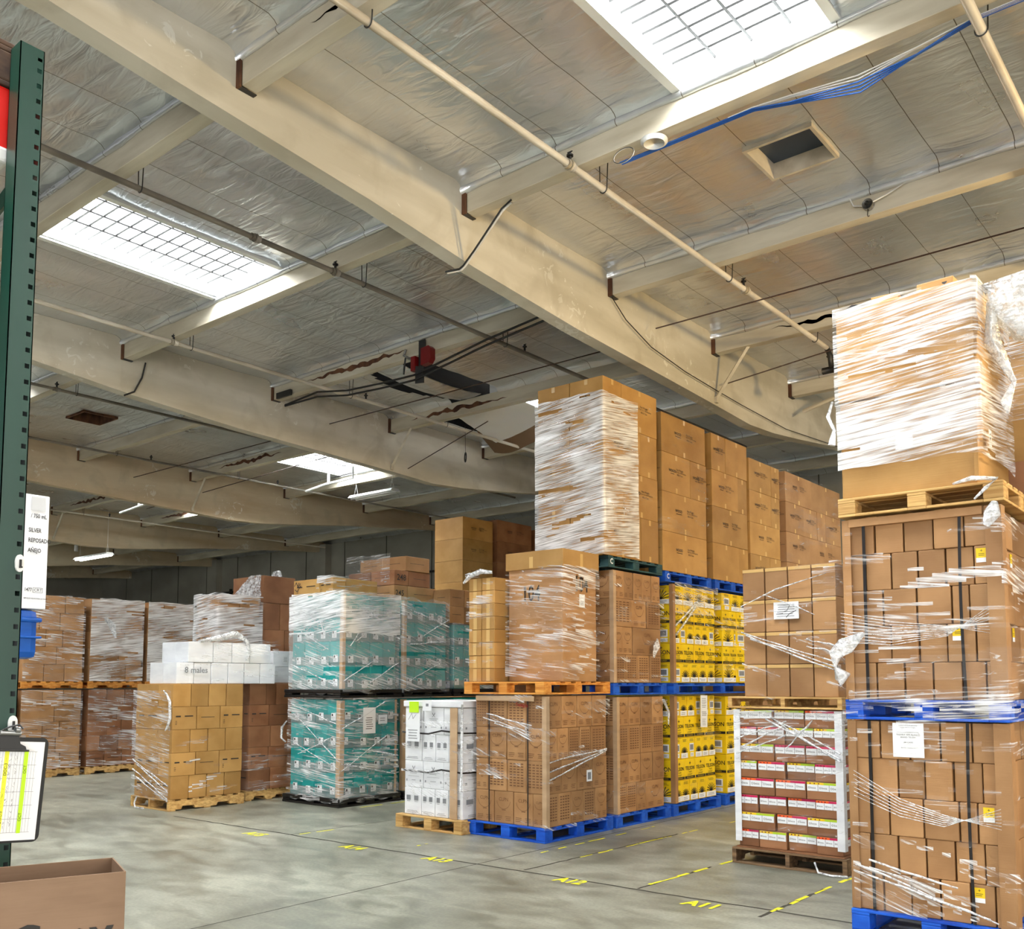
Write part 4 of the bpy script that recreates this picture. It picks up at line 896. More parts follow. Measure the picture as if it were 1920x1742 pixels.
# --- white cartons on the yellow wooden pallet
pallet('block', -7.86, -6.86, 7.47, 8.5, 0, .145, WOODL, 'pale yellow wooden pallet under the white cartons')
def whd(fc, k, r, rnd): return [('whitefront',)] if r in (2, 4) or (r == 1 and k > 0) else [('whiteside',)]
load('white', -7.79, -6.90, 7.53, 8.42, .147, 1.33, [((1.3, 1, 1, 1), 2), ((1, 1.2, .4, 1.1), 2), ((1, 1.2, .4, 1.1), 2), ((1, 1, 1, 1), 2), ((1, 1.1, 1.2), 2)][0:1] + [((1, 1.1, 1), 2), ((1.3, 1, 1, 1), 2), ((1, 1.1, 1), 2)], 'pale yellow pallet', decor=lambda fc, k, r, rnd: [('whitefront',)] if r % 2 else [('whiteside',)], seed=41)
b = MB(); b.box(-7.80, -6.89, 7.52, 8.42, 1.332, 1.40, WHITEB, .01); tag(b.build('carton_lid'), 'shallow white tray capping the white cartons', 'lid')
b = MB(); b.box(-7.06, -7.035, 7.5, 7.515, .15, 1.33, PALEK); b.box(-6.99, -6.96, 7.5, 7.515, .15, 1.33, PALEK); b.box(-7.035, -6.99, 7.5, 7.508, .15, 1.33, PALEK)
tag(b.build('corner_board'), 'flat brown edge board standing on the front of the white cartons', 'edge protector')
for z, w in ((1.04, 'upper'), (.62, 'lower')):
    b = MB(); pts = [(-7.81, 7.515), (-7.4, 7.515), (-7.2, 7.515), (-6.885, 7.508), (-6.883, 8.0), (-6.883, 8.42)]
    zz = [z + .0, z - .01, z + .03, z + .012, z + .0, z - .01]
    for (p, a), (q, c) in zip(zip(pts, zz), zip(pts[1:], zz[1:])): b.quad((p[0], p[1], a), (q[0], q[1], c), (q[0], q[1], c + .018), (p[0], p[1], a + .018), STRAP)
    tag(b.build('strap'), f'{w} black strap round the white cartons', 'strap')
film(-7.80, -6.89, 7.52, 8.42, .14, 1.38, 'wrinkled film over the white cartons on the yellow pallet', 3, .34, 42, tails=[([(-6.87, 7.49, 1.37), (-6.875, 7.49, 1.05), (-6.88, 7.49, .7), (-6.9, 7.49, .45)], [.012, .018, .014, .006])])
d = Deco(); d.rect(-.11, .11, -.22, .14, PAPER); d.lines(-.08, .08, -.2, -.08, 4, INKG); d.stroke([(-.07, .02), (-.02, .09), (.0, .03), (.05, .08)], .006, INKG); o = link('shipping_sheet', d.mesh('shipping_sheet'), None, (-7.62, 7.495, 1.17)); tag(o, 'crumpled white shipping sheets hanging on the white cartons', 'paper')
d = Deco(); d.rect(-.075, .075, -.06, .06, LIME); o = link('sticky_note', d.mesh('sticky_note'), None, (-7.60, 7.49, 1.33)); tag(o, 'bright lime green note above the crumpled shipping sheets', 'paper')
d = Deco(); d.rect(-.07, .07, -.06, .06, PAPER); d.rect(-.02, .02, -.01, .02, INKG, 2); tag(link('sticky_note', d.mesh('sticky_note'), None, (-7.40, 7.495, 1.35)), 'small white note beside the lime green note', 'paper')

# --- teal cartons on black plastic pallets
TX = -9.56
def teald(fc, k, r, rnd): return [('tealpanel%d' % rnd.randint(0, 5),)]
pallet('plastic', -10.70, TX + .03, 8.06, 9.16, 0, .11, BLACKPL, 'black plastic pallet on the floor under the near teal load')
TL = [(4, 4), (4, 4), (4, 4), (4, 4)]
load('teal', -10.60, TX - .01, 8.10, 9.08, .112, 1.38, TL, 'near lower teal load', decor=teald, seed=51)
board(TX + .002, 8.09, .12, 1.37, 'edge board at the corner of the near lower teal load', w=.07)
board(TX + .002, 9.09, .12, 1.37, 'edge board at the far end of the near lower teal load', sy=-1, w=.04)
film(-10.62, TX, 8.09, 9.1, .06, 1.4, 'wrinkled film over the near lower teal load', 1, .75, 52, ragged=.04, tails=[([(-10.63, 8.06, 1.08), (-10.72, 8.05, 1.0), (-10.73, 8.05, .85), (-10.65, 8.06, .8)], [.01, .016, .014, .01])])
film(-10.62, TX + .01, 8.08, 9.11, .06, 1.4, 'gathered film strands crossing the near lower teal load', 0, .35, 53, slant=.3)
d = Deco(); d.rect(-.11, .11, -.17, .17, PAPER); d.lines(-.07, .07, -.12, .05, 6, INK); tag(link('shipping_sheet', d.mesh('shipping_sheet'), None, (TX + .035, 8.56, 1.1), (0, 0, math.pi / 2)), 'white printed sheet stuck on the near lower teal load', 'paper')
d = Deco(); d.rect(-.08, .08, -.06, .06, PAPER); d.lines(-.05, .05, -.03, .03, 2, INKG); tag(link('shipping_sheet', d.mesh('shipping_sheet'), None, (TX + .035, 8.80, 1.11), (0, 0, math.pi / 2)), 'small white slip beside the printed sheet on the teal load', 'paper')
pallet('plastic', -10.70, TX + .03, 8.06, 9.16, 1.402, .11, BLACKPL, 'black plastic pallet between the near teal loads')
load('teal', -10.62, TX - .01, 8.12, 9.08, 1.514, 2.77, TL, 'near upper teal load', decor=teald, seed=54)
board(TX + .002, 8.11, 1.52, 2.75, 'edge board at the corner of the near upper teal load', w=.05)
film(-10.64, TX, 8.11, 9.1, 1.47, 2.79, 'cloudy heavily wrinkled film over the near upper teal load', 5, .85, 55, bulge=.03, ragged=.05)
film(-10.64, TX + .012, 8.10, 9.11, 2.25, 2.8, 'milky bunched film at the top of the near upper teal load', 6, .8, 56, bulge=.03)
pallet('plastic', -10.70, TX + .03, 9.2, 10.16, 0, .11, BLACKPL, 'black plastic pallet on the floor under the second teal load')
load('teal', -10.6, TX - .01, 9.22, 10.12, .112, 1.38, [(3, 3)] * 4, 'second lower teal load', decor=teald, seed=57, vis=lambda fc, k, r: fc == 'X' or k == 0)
board(TX + .002, 9.21, .12, 1.37, 'edge board at the corner of the second lower teal load', w=.06)
pallet('plastic', -10.70, TX + .03, 9.2, 10.16, 1.402, .11, BLACKPL, 'black plastic pallet between the second teal loads')
load('teal', -10.6, TX - .01, 9.22, 10.08, 1.514, 2.75, [(3, 4)] * 4, 'second upper teal load', decor=teald, seed=58)
board(TX + .002, 9.21, 1.52, 2.74, 'edge board at the corner of the second upper teal load', w=.05)
film(-10.62, TX, 9.21, 10.1, 1.47, 2.78, 'milky wrinkled film over the second upper teal load', 5, .85, 59, bulge=.03, ragged=.05)
pallet('plastic', -10.70, TX + .03, 10.2, 11.1, 1.402, .11, BLACKPL, 'black plastic pallet under the third teal load')
pallet('plastic', -10.70, TX + .03, 10.2, 11.1, 0, .11, BLACKPL, 'black plastic pallet on the floor, third behind the white cartons')
load('teal', -10.6, TX - .01, 10.24, 11.1, .112, 1.38, [(2, 2)] * 3, 'third lower teal load', decor=teald, seed=60, faces='X')
load('teal', -10.6, TX - .01, 10.24, 11.1, 1.514, 2.46, [(3, 4)] * 3, 'third upper teal load', decor=teald, seed=61)
film(-10.62, TX, 10.23, 11.1, 1.48, 2.47, 'wrinkled film over the third upper teal load', 5, .8, 62)
# brown cartons riding on the teal loads
load('kraft', -10.6, TX - .0, 10.14, 11.1, 2.474, 2.98, [(3, (1, 1, 1)), (3, (1, 1, 1))], 'third teal load', decor=lambda fc, k, r, rnd: [('side',)], seed=63)
load('print', -10.86, -10.0, 8.30, 9.12, 2.79, 3.03, [((1, .5), (.4, 1))], 'near upper teal load', decor=lambda fc, k, r, rnd: [('side2',)] if fc == 'Y' else [], seed=64)
film(-10.3, -9.99, 8.29, 9.14, 2.79, 3.06, 'clear film over the flat cartons above the near teal load', 0, .6, 65)
d = Deco(); d.stroke([(-.07, .03), (-.03, .08), (0, .02), (.03, .07)], .012, INK); d.stroke([(-.06, -.02), (-.01, -.05), (.04, .0), (.07, .03)], .012, INK); d.stroke([(0, .0), (.06, .06)], .012, INK)
tag(link('marker_writing', d.mesh('marker_writing'), None, (-10.75, 8.296, 2.92)), 'black scribble on a carton above the near teal load', 'handwriting')
load('kraft', -10.9, -9.9, 9.34, 10.2, 2.77, 3.0, [((1, 1), (.45, 1))], 'second teal load, lower tier', decor=lambda fc, k, r, rnd: [('pen:245', -.02, 0)] if fc == 'X' and k == 0 else [('side',)], seed=66, mat=KRAFT)
load('kraft', -10.9, -9.9, 9.34, 10.08, 3.003, 3.22, [((1, 1), (.45, .7))], 'second teal load, upper tier', decor=lambda fc, k, r, rnd: [('pen:248', 0, 0)] if fc == 'X' and k == 0 else [('side',)], seed=67, mat=KRAFT3)
load('kraft', -10.9, -9.9, 9.56, 10.08, 3.223, 3.44, [((1, 1), (.6, .02))], 'second teal load, topmost', decor=lambda fc, k, r, rnd: [('side',)], seed=68, vis=lambda fc, k, r: not (fc == 'X' and k == 1))
film(-10.9, -9.95, 9.32, 9.6, 2.95, 3.46, 'shiny loose film over the cartons marked 248', 0, .6, 69, faces='Y')

# --- brown load with printed cartons, then the same kind behind
BXX = -10.91
pallet('stringer', -11.82, BXX, 6.5, 7.6, 0, .14, WOODL, 'pale notched pallet under the printed brown cartons')
def brd(fc, k, r, rnd):
    if fc == 'X': return ([('side2',)] if k in (0, 2) else [('side',)]) if r in (1, 3) else []
    return [('side2',)] if rnd.random() < .4 else []
load('print', -11.80, BXX, 6.52, 7.56, .142, 1.585, [((1.2, .8), 4), ((1.3, .7), 3), ((1.2, .8), 4), ((1.4, .6), 3), ((1.2, .8), 4)], 'near notched pallet', decor=brd, seed=71)
film(-11.81, BXX - .0, 6.51, 7.57, .13, 1.5, 'film over the front of the printed brown cartons', 1, .7, 72, faces='Y', slant=.2)
film(-11.81, BXX, 6.51, 7.57, .13, 1.5, 'thin film over the aisle side of the printed brown cartons', 0, .16, 73, faces='X', slant=-.2)
ropes(0, 0, 0, [(-11.1, 6.5, 1.5), (-11.0, 6.49, 1.45), (-10.93, 6.49, 1.36), (-10.93, 6.5, 1.15), (-10.98, 6.49, 1.03), (-11.02, 6.49, 1.0)], [.008, .012, .02, .02, .016, .006], 'twisted white film tail hanging at the printed cartons corner')
b = MB(); b.tube([(-11.6, 6.46, .14), (-11.62, 6.44, .06), (-11.56, 6.42, .012), (-11.4, 6.44, .012)], .012, WAD, 6); tag(b.build('film_strand', smooth=True), 'white film strand trailing on the floor by the notched pallet', 'plastic film')
pallet('stringer', -11.9, BXX - .14, 7.72, 8.5, 0, .14, WOODL, 'pale notched pallet behind the printed brown cartons')
load('dark', -11.85, BXX - .12, 7.74, 8.46, .142, 1.585, [((1.2, .8), 2), ((1.3, .7), (1, 1.2)), ((1.2, .8), 2), ((1.4, .6), (1, 1.2)), ((1.2, .8), (1, .6, 1))], 'second notched pallet', decor=brd, seed=74)
film(-11.81, BXX - .12, 7.73, 8.46, .13, 1.0, 'glossy film low on the cartons behind the printed ones', 0, .4, 75)
# white cartons laid over both
load('white', -11.6, -10.95, 6.58, 8.10, 1.588, 1.86, [((1, 1), (1, 1, 1, 1, 1, 1))], 'printed brown cartons', decor=lambda fc, k, r, rnd: [('whitefront', 0, -.08)] if False else [('wtext',)] , seed=76)
load('white', -11.6, -10.95, 6.74, 8.02, 1.863, 2.13, [((1, 1), (1.3, 1, 1, 1.2))], 'lower white cartons', decor=lambda fc, k, r, rnd: [], seed=77)
film(-11.6, -10.94, 6.6, 8.1, 1.62, 2.18, 'loose white film draped over the row of white cartons', 1, .4, 78, bulge=.05, ragged=.06, faces='X',
     tails=[([(-10.95, 6.9, 2.14), (-10.97, 7.2, 2.19), (-10.98, 7.45, 2.25), (-10.93, 7.6, 2.16), (-10.9, 7.62, 2.0), (-10.91, 7.6, 1.9)], [.02, .035, .05, .03, .02, .008])])
d = Deco(); d.text('8 males', 0, 0, .11, INKG, bold=.01); tag(link('marker_writing', d.mesh('marker_writing'), None, (-10.945, 6.86, 1.76), (0, 0, math.pi / 2)), 'grey handwriting on the lower white carton row', 'handwriting')
load('white', -11.9, -11.15, 8.2, 8.62, 1.6, 2.05, [((1, 1), 1), ((1, 1), 1)], 'second notched pallet', faces='X', decor=lambda fc, k, r, rnd: [('wsticker',)] if r == 1 else [], seed=79)

# --- loads between the notched pallets and the far brown row
pallet('stringer', -13.2, -12.2, 7.95, 9.8, 0, .14, WOODL, 'long pale pallet mostly hidden behind the white cartons')
load('dark', -13.15, -12.3, 7.97, 9.6, .142, 1.59, [(1, 2), (1, 2)], 'long pale pallet, lower level', faces='X', seed=80)
load('print', -13.11, -12.5, 8.18, 8.93, 1.592, 2.93, [(1, (1, 1)), ((.4, 1), (.6, 1)), ((1, .6), (1, .7)), ((.5, 1), (.5, 1)), ((1, .5), (1, 1))], 'long pale pallet, filmed stack', decor=lambda fc, k, r, rnd: [('side2',)] if rnd.random() < .4 else [], seed=81, mat=KRAFT)
film(-13.12, -12.49, 8.17, 8.96, 1.6, 2.95, 'bright wrinkled film over the stack behind the white cartons', 6, .78, 82)
load('dark', -13.1, -12.52, 8.98, 9.6, 1.592, 2.86, [((1, 1), (1, 1)), ((1, 1), (1, .4)), ((1, 1), (1, .8))], 'long pale pallet, dark stack', seed=83)
film(-13.1, -12.51, 8.97, 9.62, 1.65, 2.88, 'loose film over the dark stack beside the teal load', 0, .3, 84)
# open carton with foil-like liner
e = empty('lined_carton', (-12.98, 9.25, 2.862), 'dark brown carton leaning out of a bulging white plastic liner', 'carton')
b = MB(); b.box(-.35, .46, -.26, .36, 0, .43, KRAFT3, .006); b.build('carton_body', e)
v = []; fs = []; n = 16; m_ = 10
for a in range(n + 1):
    for c in range(m_ + 1):
        u, t = a / n, c / m_; z = .44 * t; x = -.42 + .85 * u; prof_ = min(1, .18 + u * 1.25)
        v.append((x, -.285 - .03 * noise.noise(Vector((u * 5, t * 5, 0))), z * prof_ + .02 * noise.noise(Vector((u * 8, 0, 2)))))
for a in range(n):
    for c in range(m_): q = a * (m_ + 1) + c; fs.append((q, q + m_ + 1, q + m_ + 2, q + 1))
link('plastic_liner', new_mesh('plastic_liner', v, fs, WAD, smooth=True), e)
b = MB(); b.tube([(.2, .1, .43), (.26, .12, .49), (.34, .12, .5), (.38, .14, .44)], [.03, .06, .05, .02], WAD, 8); b.build('liner_tuft', e, smooth=True)

# --- far brown row (three pairs of wrapped pallets)
WX = -16.4
for n, (ya, yb, w) in enumerate(((7.02, 8.06, 'first'), (8.16, 9.16, 'second'), (9.24, 10.2, 'third'))):
    pallet('stringer', WX - 1.1, WX, ya, yb, 0, .13, WOODL, f'notched pallet on the floor, {w} of the far brown row')
    pallet('stringer', WX - 1.1, WX, ya, yb, 1.5, .12, WOODO, f'orange pallet between levels, {w} of the far brown row')
    LL = [((1, 1), (1, 1, 1)), ((1, 1), (.7, 1, 1.2)), ((1, 1), (1, .8, 1)), ((1, 1), (1.2, 1)), ((1, 1), (1, 1, .9))]
    load('print', WX - 1, WX, ya + .01, yb - .01, .132, 1.48, LL, f'far brown row, {w} lower', faces='X', decor=lambda fc, k, r, rnd: [('side',)] if rnd.random() < .4 else [], seed=90 + n, mat=KRAFT3 if n else KRAFT)
    load('print', WX - 1, WX, ya + .01, yb - .01, 1.622, 3.09, LL[::-1], f'far brown row, {w} upper', faces='X', decor=lambda fc, k, r, rnd: [], seed=95 + n, mat=KRAFT)
    film(WX - 1, WX, ya, yb, .15, 1.48, f'streaky film over the lower load, {w} of the far brown row', (1, 1, 0)[n], (.65, .6, .5)[n], 100 + n, faces='X', slant=.1)
    film(WX - 1, WX, ya, yb, 1.63, 3.1, f'bright streaky film over the upper load, {w} of the far brown row', (1, 6, 6)[n], (.6, .8, .85)[n], 104 + n, faces='X',
         tails=[([(WX + .03, yb - .75, 2.75), (WX + .05, yb - .62, 2.6), (WX + .04, yb - .55, 2.4)], [.03, .06, .015])] if n == 1 else ())
load('print', WX - 1, WX, 5.9, 6.98, 0, 1.5, [(1, 2), (1, 2), (1, 3), (1, 2), (1, 3)], 'floor beside green post', faces='X', seed=99)

# --- tall stacks far behind the teal row
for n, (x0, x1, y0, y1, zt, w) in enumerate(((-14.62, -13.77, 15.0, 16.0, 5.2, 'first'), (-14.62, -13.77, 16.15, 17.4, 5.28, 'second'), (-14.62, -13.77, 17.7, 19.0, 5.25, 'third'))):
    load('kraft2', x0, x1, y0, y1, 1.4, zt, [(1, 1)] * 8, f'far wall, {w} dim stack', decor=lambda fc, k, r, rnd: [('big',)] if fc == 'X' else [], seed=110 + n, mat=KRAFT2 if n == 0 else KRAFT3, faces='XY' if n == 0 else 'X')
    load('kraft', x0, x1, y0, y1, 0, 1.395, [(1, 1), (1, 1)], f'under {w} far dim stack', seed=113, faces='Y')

# --- drinks pallet and the brown load above it
DX0, DX1, DY = -3.96, -2.97, 7.93
pallet('stringer', DX0 - .02, DX1 + .02, DY - .02, DY + 1.0, 0, .14, WOODD, 'worn grey wooden pallet under the drinks cartons')
def drinks(fc, k, r, rnd):
    t = ['besar', 'besam', 'besay', 'besay', 'besar', 'besay', 'besam', 'besar'][(r * 3 + k * 5 + (r // 2)) % 8]
    return [(t, 0, 0)]
b = MB(); b.box(DX0 + .02, DX1, DY - .005, DY + .96, .142, .155, KRAFT3); tag(b.build('base_sheet'), 'brown cardboard sheet under the drinks cartons', 'cardboard')
load('besa', DX0 + .03, DX1 - .01, DY, DY + .95, .157, 1.365, [((.75, 1, 1, .9), 4), ((1.25, 1, 1.1), 3)] * 4, 'worn grey pallet', decor=drinks, seed=120, jit=.03)
board(DX1 + .004, DY - .008, .2, 1.36, 'white edge board at the aisle corner of the drinks cartons', w=.06, m=WHITEB)
b = MB(); t = .006; b.box(-.0, .055, -t, 0, 0, 1.16, WHITEB, .001); b.box(-t, 0, -t, .05, 0, 1.16, WHITEB, .001); tag(b.build('corner_board', None, (DX0 + .02, DY - .008, .2)), 'white edge board at the far front corner of the drinks cartons', 'edge protector')
film(DX0 + .02, DX1, DY - .01, DY + .95, .9, 1.36, 'crossed film strands over the top rows of drinks cartons', 0, .6, 121, slant=.5)
film(DX0 + .02, DX1, DY - .01, DY + .95, .15, .95, 'thin film strands over the lower rows of drinks cartons', 4, .28, 122, slant=-.15)
b = MB(); b.tube([(DX1 - .25, DY - .03, .09), (DX1 - .2, DY - .08, .02), (DX1 - .08, DY - .1, .012), (DX1 + .04, DY - .06, .012)], .009, WAD, 6); tag(b.build('film_strand', smooth=True), 'white film tail curling on the floor by the worn grey pallet', 'plastic film')
pallet('stringer', DX0 - .03, DX1 + .02, DY - .03, DY + 1.0, 1.372, .105, WOODL, 'wooden pallet between the drinks cartons and plain brown cartons')
load('kraft', -3.84, -2.98, 7.92, 8.9, 1.478, 2.62, [(4, 3), (4, 3), (4, 3), (4, 3)], 'pallet above the drinks cartons', decor=lambda fc, k, r, rnd: [('tapeh',)] if fc == 'Y' else [], seed=123, mat=KRAFT, jit=.006)
d = Deco(); d.rect(-.115, .115, -.075, .075, PAPER); d.lines(-.1, .1, -.06, .06, 6, INKG); d.stroke([(-.02, -.01), (.01, .0), (.04, .06)], .005, INK); d.stroke([(-.09, -.03), (-.03, -.025)], .005, INK); d.stroke([(.0, -.06), (.03, -.03), (.09, -.005)], .006, INK); tag(link('paper_label', d.mesh('paper_label'), None, (-3.42, 7.905, 2.23)), 'white signed sheet on the brown cartons above the drinks', 'paper')
film(-3.84, -2.97, 7.91, 8.9, 1.45, 2.0, 'film sweeping across the lower brown cartons above the drinks', 3, .38, 124, slant=.35)
film(-3.84, -2.97, 7.91, 8.9, 2.0, 2.64, 'film bands on the upper brown cartons above the drinks', 0, .32, 125, slant=-.1)
for i, (p, w) in enumerate(((([(-3.84, 7.88, 2.28), (-3.5, 7.885, 2.42), (-3.05, 7.885, 2.53)], 'rising')), (([(-3.62, 7.885, 2.38), (-3.3, 7.885, 2.25), (-3.16, 7.885, 2.18)], 'falling')))):
    ropes(0, 0, 0, p, [.004, .007, .003], f'taut film strand {w} across the brown cartons above the drinks')

# --- nearest tall stack
RX0, RX1, RY = -2.31, -1.34, 6.27
pallet('block', RX0, RX1 + .01, RY - .02, RY + 1.15, 0, .145, BLUEP, 'bright blue pallet on the floor under the nearest tall stack')
NL = [(((.6, 1, 1, 1, 1.1, 1)), 4), ((1, 1, 1, 1, .9, .5), 3)]
def near(fc, k, r, rnd):
    return []
load('kraft', RX0 + .04, RX1 - .03, RY + .01, RY + 1.05, .147, 1.355, [((.9, 1, 1, 1, .8, .5), 4), ((.5, 1, 1, 1, 1, .8), 3), ((1, 1, 1, .5, .8), 4), ((.6, 1, 1, 1, 1, .8), 3), ((.9, 1, 1, 1, 1), 4)], 'nearest blue pallet', decor=lambda fc, k, r, rnd: [('ysticker', -.02, .05)] if (fc, k, r) in (('Y', 0, 2), ('Y', 1, 0)) else [], seed=131, jit=.02, mat=KRAFT)
load('kraft', RX0 + .04, RX1 - .03, RY + .01, RY + .93, 1.492, 2.68, [((.9, 1, 1, 1, .8, .5), 2), ((.5, 1, 1, 1, 1, .8), 3), ((1, 1, 1, .5, .8), 2), ((.6, 1, 1, 1, 1, .8), 3), ((.9, 1, 1, 1, 1), 2)], 'nearest stack, middle load', decor=lambda fc, k, r, rnd: [('ysticker', -.02, .05)] if (fc, k, r) in (('Y', 0, 3), ('Y', 1, 1), ('X', 1, 3), ('X', 1, 1)) else [], seed=132, jit=.02, mat=KRAFT)
pallet('block', RX0, RX1 + .01, RY - .02, RY + .98, 1.362, .128, BLUEP, 'bright blue film-tangled pallet in the middle of the nearest stack')
for z0, z1, w in ((.15, 1.355, 'lower'), (1.495, 2.68, 'middle')):
    board(RX1 + .002, RY, z0, z1, f'wide brown edge board at the aisle corner of the {w} nearest load', w=.09, m=KRAFT)
    b = MB(); b.box(0, .05, -.005, 0, 0, z1 - z0, KRAFT, .001); b.box(-.005, 0, -.005, .05, 0, z1 - z0, KRAFT, .001); tag(b.build('corner_board', None, (RX0 + .008, RY, z0)), f'brown edge board at the far front corner of the {w} nearest load', 'edge protector')
    strap_v(RX0 + .135, RY - .004, z0, z1, f'black strap down the far half of the {w} nearest load', w=.02, bow=.0)
    strap_v(RX1 - .24, RY - .004, z0, z1, f'black strap down the near half of the {w} nearest load', w=.018, bow=-.01)
b = MB(); b.box(RX0 + .05, RX1 - .1, RY - .01, RY + .04, 2.63, 2.682, KRAFT, .002); tag(b.build('top_board'), 'long brown board along the top edge of the middle nearest load', 'edge protector')
d = Deco(); d.rect(-.095, .095, -.115, .10, PAPER)
for t, v, s in (('Producto terminado para envio', .085, .009), ('Tequila 100% Puro de Agave', .072, .008), ('Product order prepared for use', .042, .010), ('TEQUILA 100% BLANCO', .026, .0135), ('BRAND: TELSON', .010, .0125), ('280 CASES', -.022, .013), ('BATCH: 060724 LA', -.056, .011)): d.text(t, 0, v, s, INK, bold=.004)
tag(link('shipping_sheet', d.mesh('shipping_sheet'), None, (-1.92, RY - .012, 1.245)), 'white printed sheet hanging below the middle blue pallet', 'paper')
film(RX0 + .03, RX1, RY - .01, RY + 1.05, .15, .62, 'glossy film sweeping over the bottom rows of the nearest stack', 3, .42, 133, slant=.25, bulge=.03)
film(RX0 + .03, RX1, RY - .012, RY + 1.05, .62, 1.36, 'film strands fanning over the lower load of the nearest stack', 0, .36, 134, slant=.15, bulge=.03)
film(RX0 + .03, RX1, RY - .01, RY + .9, 1.44, 1.95, 'bright film bands over the lower rows of the middle nearest load', 0, .62, 135, bulge=.02, res=.02)
film(RX0 + .03, RX1, RY - .012, RY + .9, 1.95, 2.62, 'streaky film over the upper rows of the middle nearest load', 1, .42, 136, bulge=.02, res=.022, slant=-.06)
film(RX0 - .01, RX1 + .03, RY - .03, RY + .9, 1.37, 1.5, 'film strands tangled over the middle blue pallet', 0, .55, 137, slant=.25, ragged=.03)
# fanned strands gathered to a wad at the far front corner
o = None
b = MB(); b.tube([(-2.16, RY - .05, 1.93), (-2.28, RY - .06, 1.84), (-2.36, RY - .06, 1.78), (-2.34, RY - .06, 1.70), (-2.30, RY - .05, 1.64), (-2.32, RY - .06, 1.58)], [.01, .05, .045, .02, .035, .01], WAD, 10)
o = b.build('film_wad', smooth=True)
for vv in o.data.vertices: vv.co += Vector((noise.noise(vv.co * 22), noise.noise(vv.co * 22 + Vector((9, 0, 0))), noise.noise(vv.co * 18 + Vector((0, 9, 0))))) * .035
tag(o, 'shiny torn wad of film hanging off the middle nearest load', 'plastic film')
for i in range(9):
    t = i / 8; ropes(0, 0, 0, [(-2.32, RY - .03, 2.06 - .19 * t), (-2.0, RY - .03, 1.99 - .15 * t), (-1.66, RY - .022, 1.95 - .06 * t), (-1.42, RY - .02, 1.90 + .16 * t)], [.002, .0025, .0025, .0015], f'thin white film strand fanning over the middle nearest load, {["top", "second", "third", "fourth", "fifth", "sixth", "seventh", "eighth", "lowest"][i]} of nine')
for i in range(7):
    t = i / 6; ropes(0, 0, 0, [(-2.27, RY - .02, 1.03 - .16 * t), (-1.98, RY - .03, .87 - .11 * t), (-1.72, RY - .03, .79 - .07 * t), (-1.4, RY - .02, .73 + .12 * t)], [.002, .003, .003, .0015], f'thin white film strand sweeping over the lower nearest load, {["top", "second", "third", "fourth", "fifth", "sixth", "lowest"][i]} of seven')
pallet('block', RX0 - .01, RX1 + .03, RY - .03, RY + .95, 2.70, .125, WOODL, 'battered wooden pallet high up in the nearest stack', name='wooden_pallet')
b = MB(); b.tube([(RX1 - .25, RY - .05, 2.83), (RX1 - .14, RY - .06, 2.85), (RX1, RY - .05, 2.83), (RX1 - .06, RY - .06, 2.78), (RX1 - .13, RY - .05, 2.72)], [.006, .016, .014, .012, .006], WAD, 7); tag(b.build('film_strand', smooth=True), 'white film strand knotted over the battered pallet corner', 'plastic film')
b = MB(); b.tube([(RX1 - .02, RY - .04, 2.69), (RX1 - .03, RY - .06, 2.62), (RX1 - .07, RY - .05, 2.55)], [.02, .05, .02], WAD, 9); tag(b.build('film_wad', smooth=True), 'small torn film pocket below the battered pallet corner', 'plastic film')
e = empty('bulk_carton', (-1.885, 6.74, 2.827), 'large wrapped bulk carton standing on the battered pallet', 'carton', 'bulk cartons')
b = MB(); b.box(-.42, .42, -.45, .42, 0, .655, KRAFT2, .01); b.build('carton_body', e)
d = Deco(); d.rect(-.055, .055, -.05, .05, PAPER); link('paper_label', d.mesh('paper_label'), e, (.0, -.475, .33)); d = Deco(); d.rect(-.035, .035, -.055, .055, PAPER); d.rect(-.015, .015, -.03, .03, INK, 2); link('paper_label', d.mesh('paper_label'), e, (.447, -.2, .33), (0, 0, math.pi / 2))
e = empty('bulk_carton', (-1.885, 6.74, 3.49), 'large wrapped bulk carton on top of the nearest stack', 'carton', 'bulk cartons')
b = MB(); b.box(-.43, .425, -.455, .42, 0, .64, KRAFT2, .01); b.build('carton_body', e)
board(-1.455, 6.275, 2.84, 4.13, 'brown edge board up the corner of the stacked bulk cartons', w=.02, m=KRAFT2)
film(-2.325, -1.45, 6.275, 7.17, 3.46, 4.14, 'brilliant streaky film round the topmost bulk carton', 2, .85, 141, res=.018, bulge=.025)
film(-2.32, -1.45, 6.28, 7.17, 3.02, 3.5, 'brilliant streaky film round the lower bulk carton', 2, .9, 142, res=.018, bulge=.02, slant=-.03)
film(-2.32, -1.44, 6.27, 7.17, 3.7, 4.16, 'second loose skin of film on the topmost bulk carton', 1, .4, 144, res=.02, bulge=.04)
b = MB(); b.tube([(-2.34, 6.25, 3.5), (-2.37, 6.24, 3.4), (-2.33, 6.24, 3.3), (-2.35, 6.24, 3.2)], [.008, .014, .012, .025], WAD, 7); tag(b.build('film_strand', smooth=True), 'white film tail dangling beside the lower bulk carton', 'plastic film')
b = MB(); b.tube([(-1.45, 6.4, 4.1), (-1.3, 6.45, 4.02), (-1.15, 6.5, 3.9), (-1.0, 6.6, 3.78)], [.03, .13, .16, .10], WAD, 14)
b.tube([(-1.36, 6.42, 4.0), (-1.37, 6.4, 3.75), (-1.31, 6.4, 3.5), (-1.28, 6.4, 3.3), (-1.29, 6.4, 3.2)], [.02, .05, .02, .03, .012], WAD, 10)
o = b.build('film_wad', smooth=True)
for vv in o.data.vertices: vv.co += Vector((noise.noise(vv.co * 9), noise.noise(vv.co * 9 + Vector((9, 0, 0))), noise.noise(vv.co * 8 + Vector((0, 9, 0))))) * .09
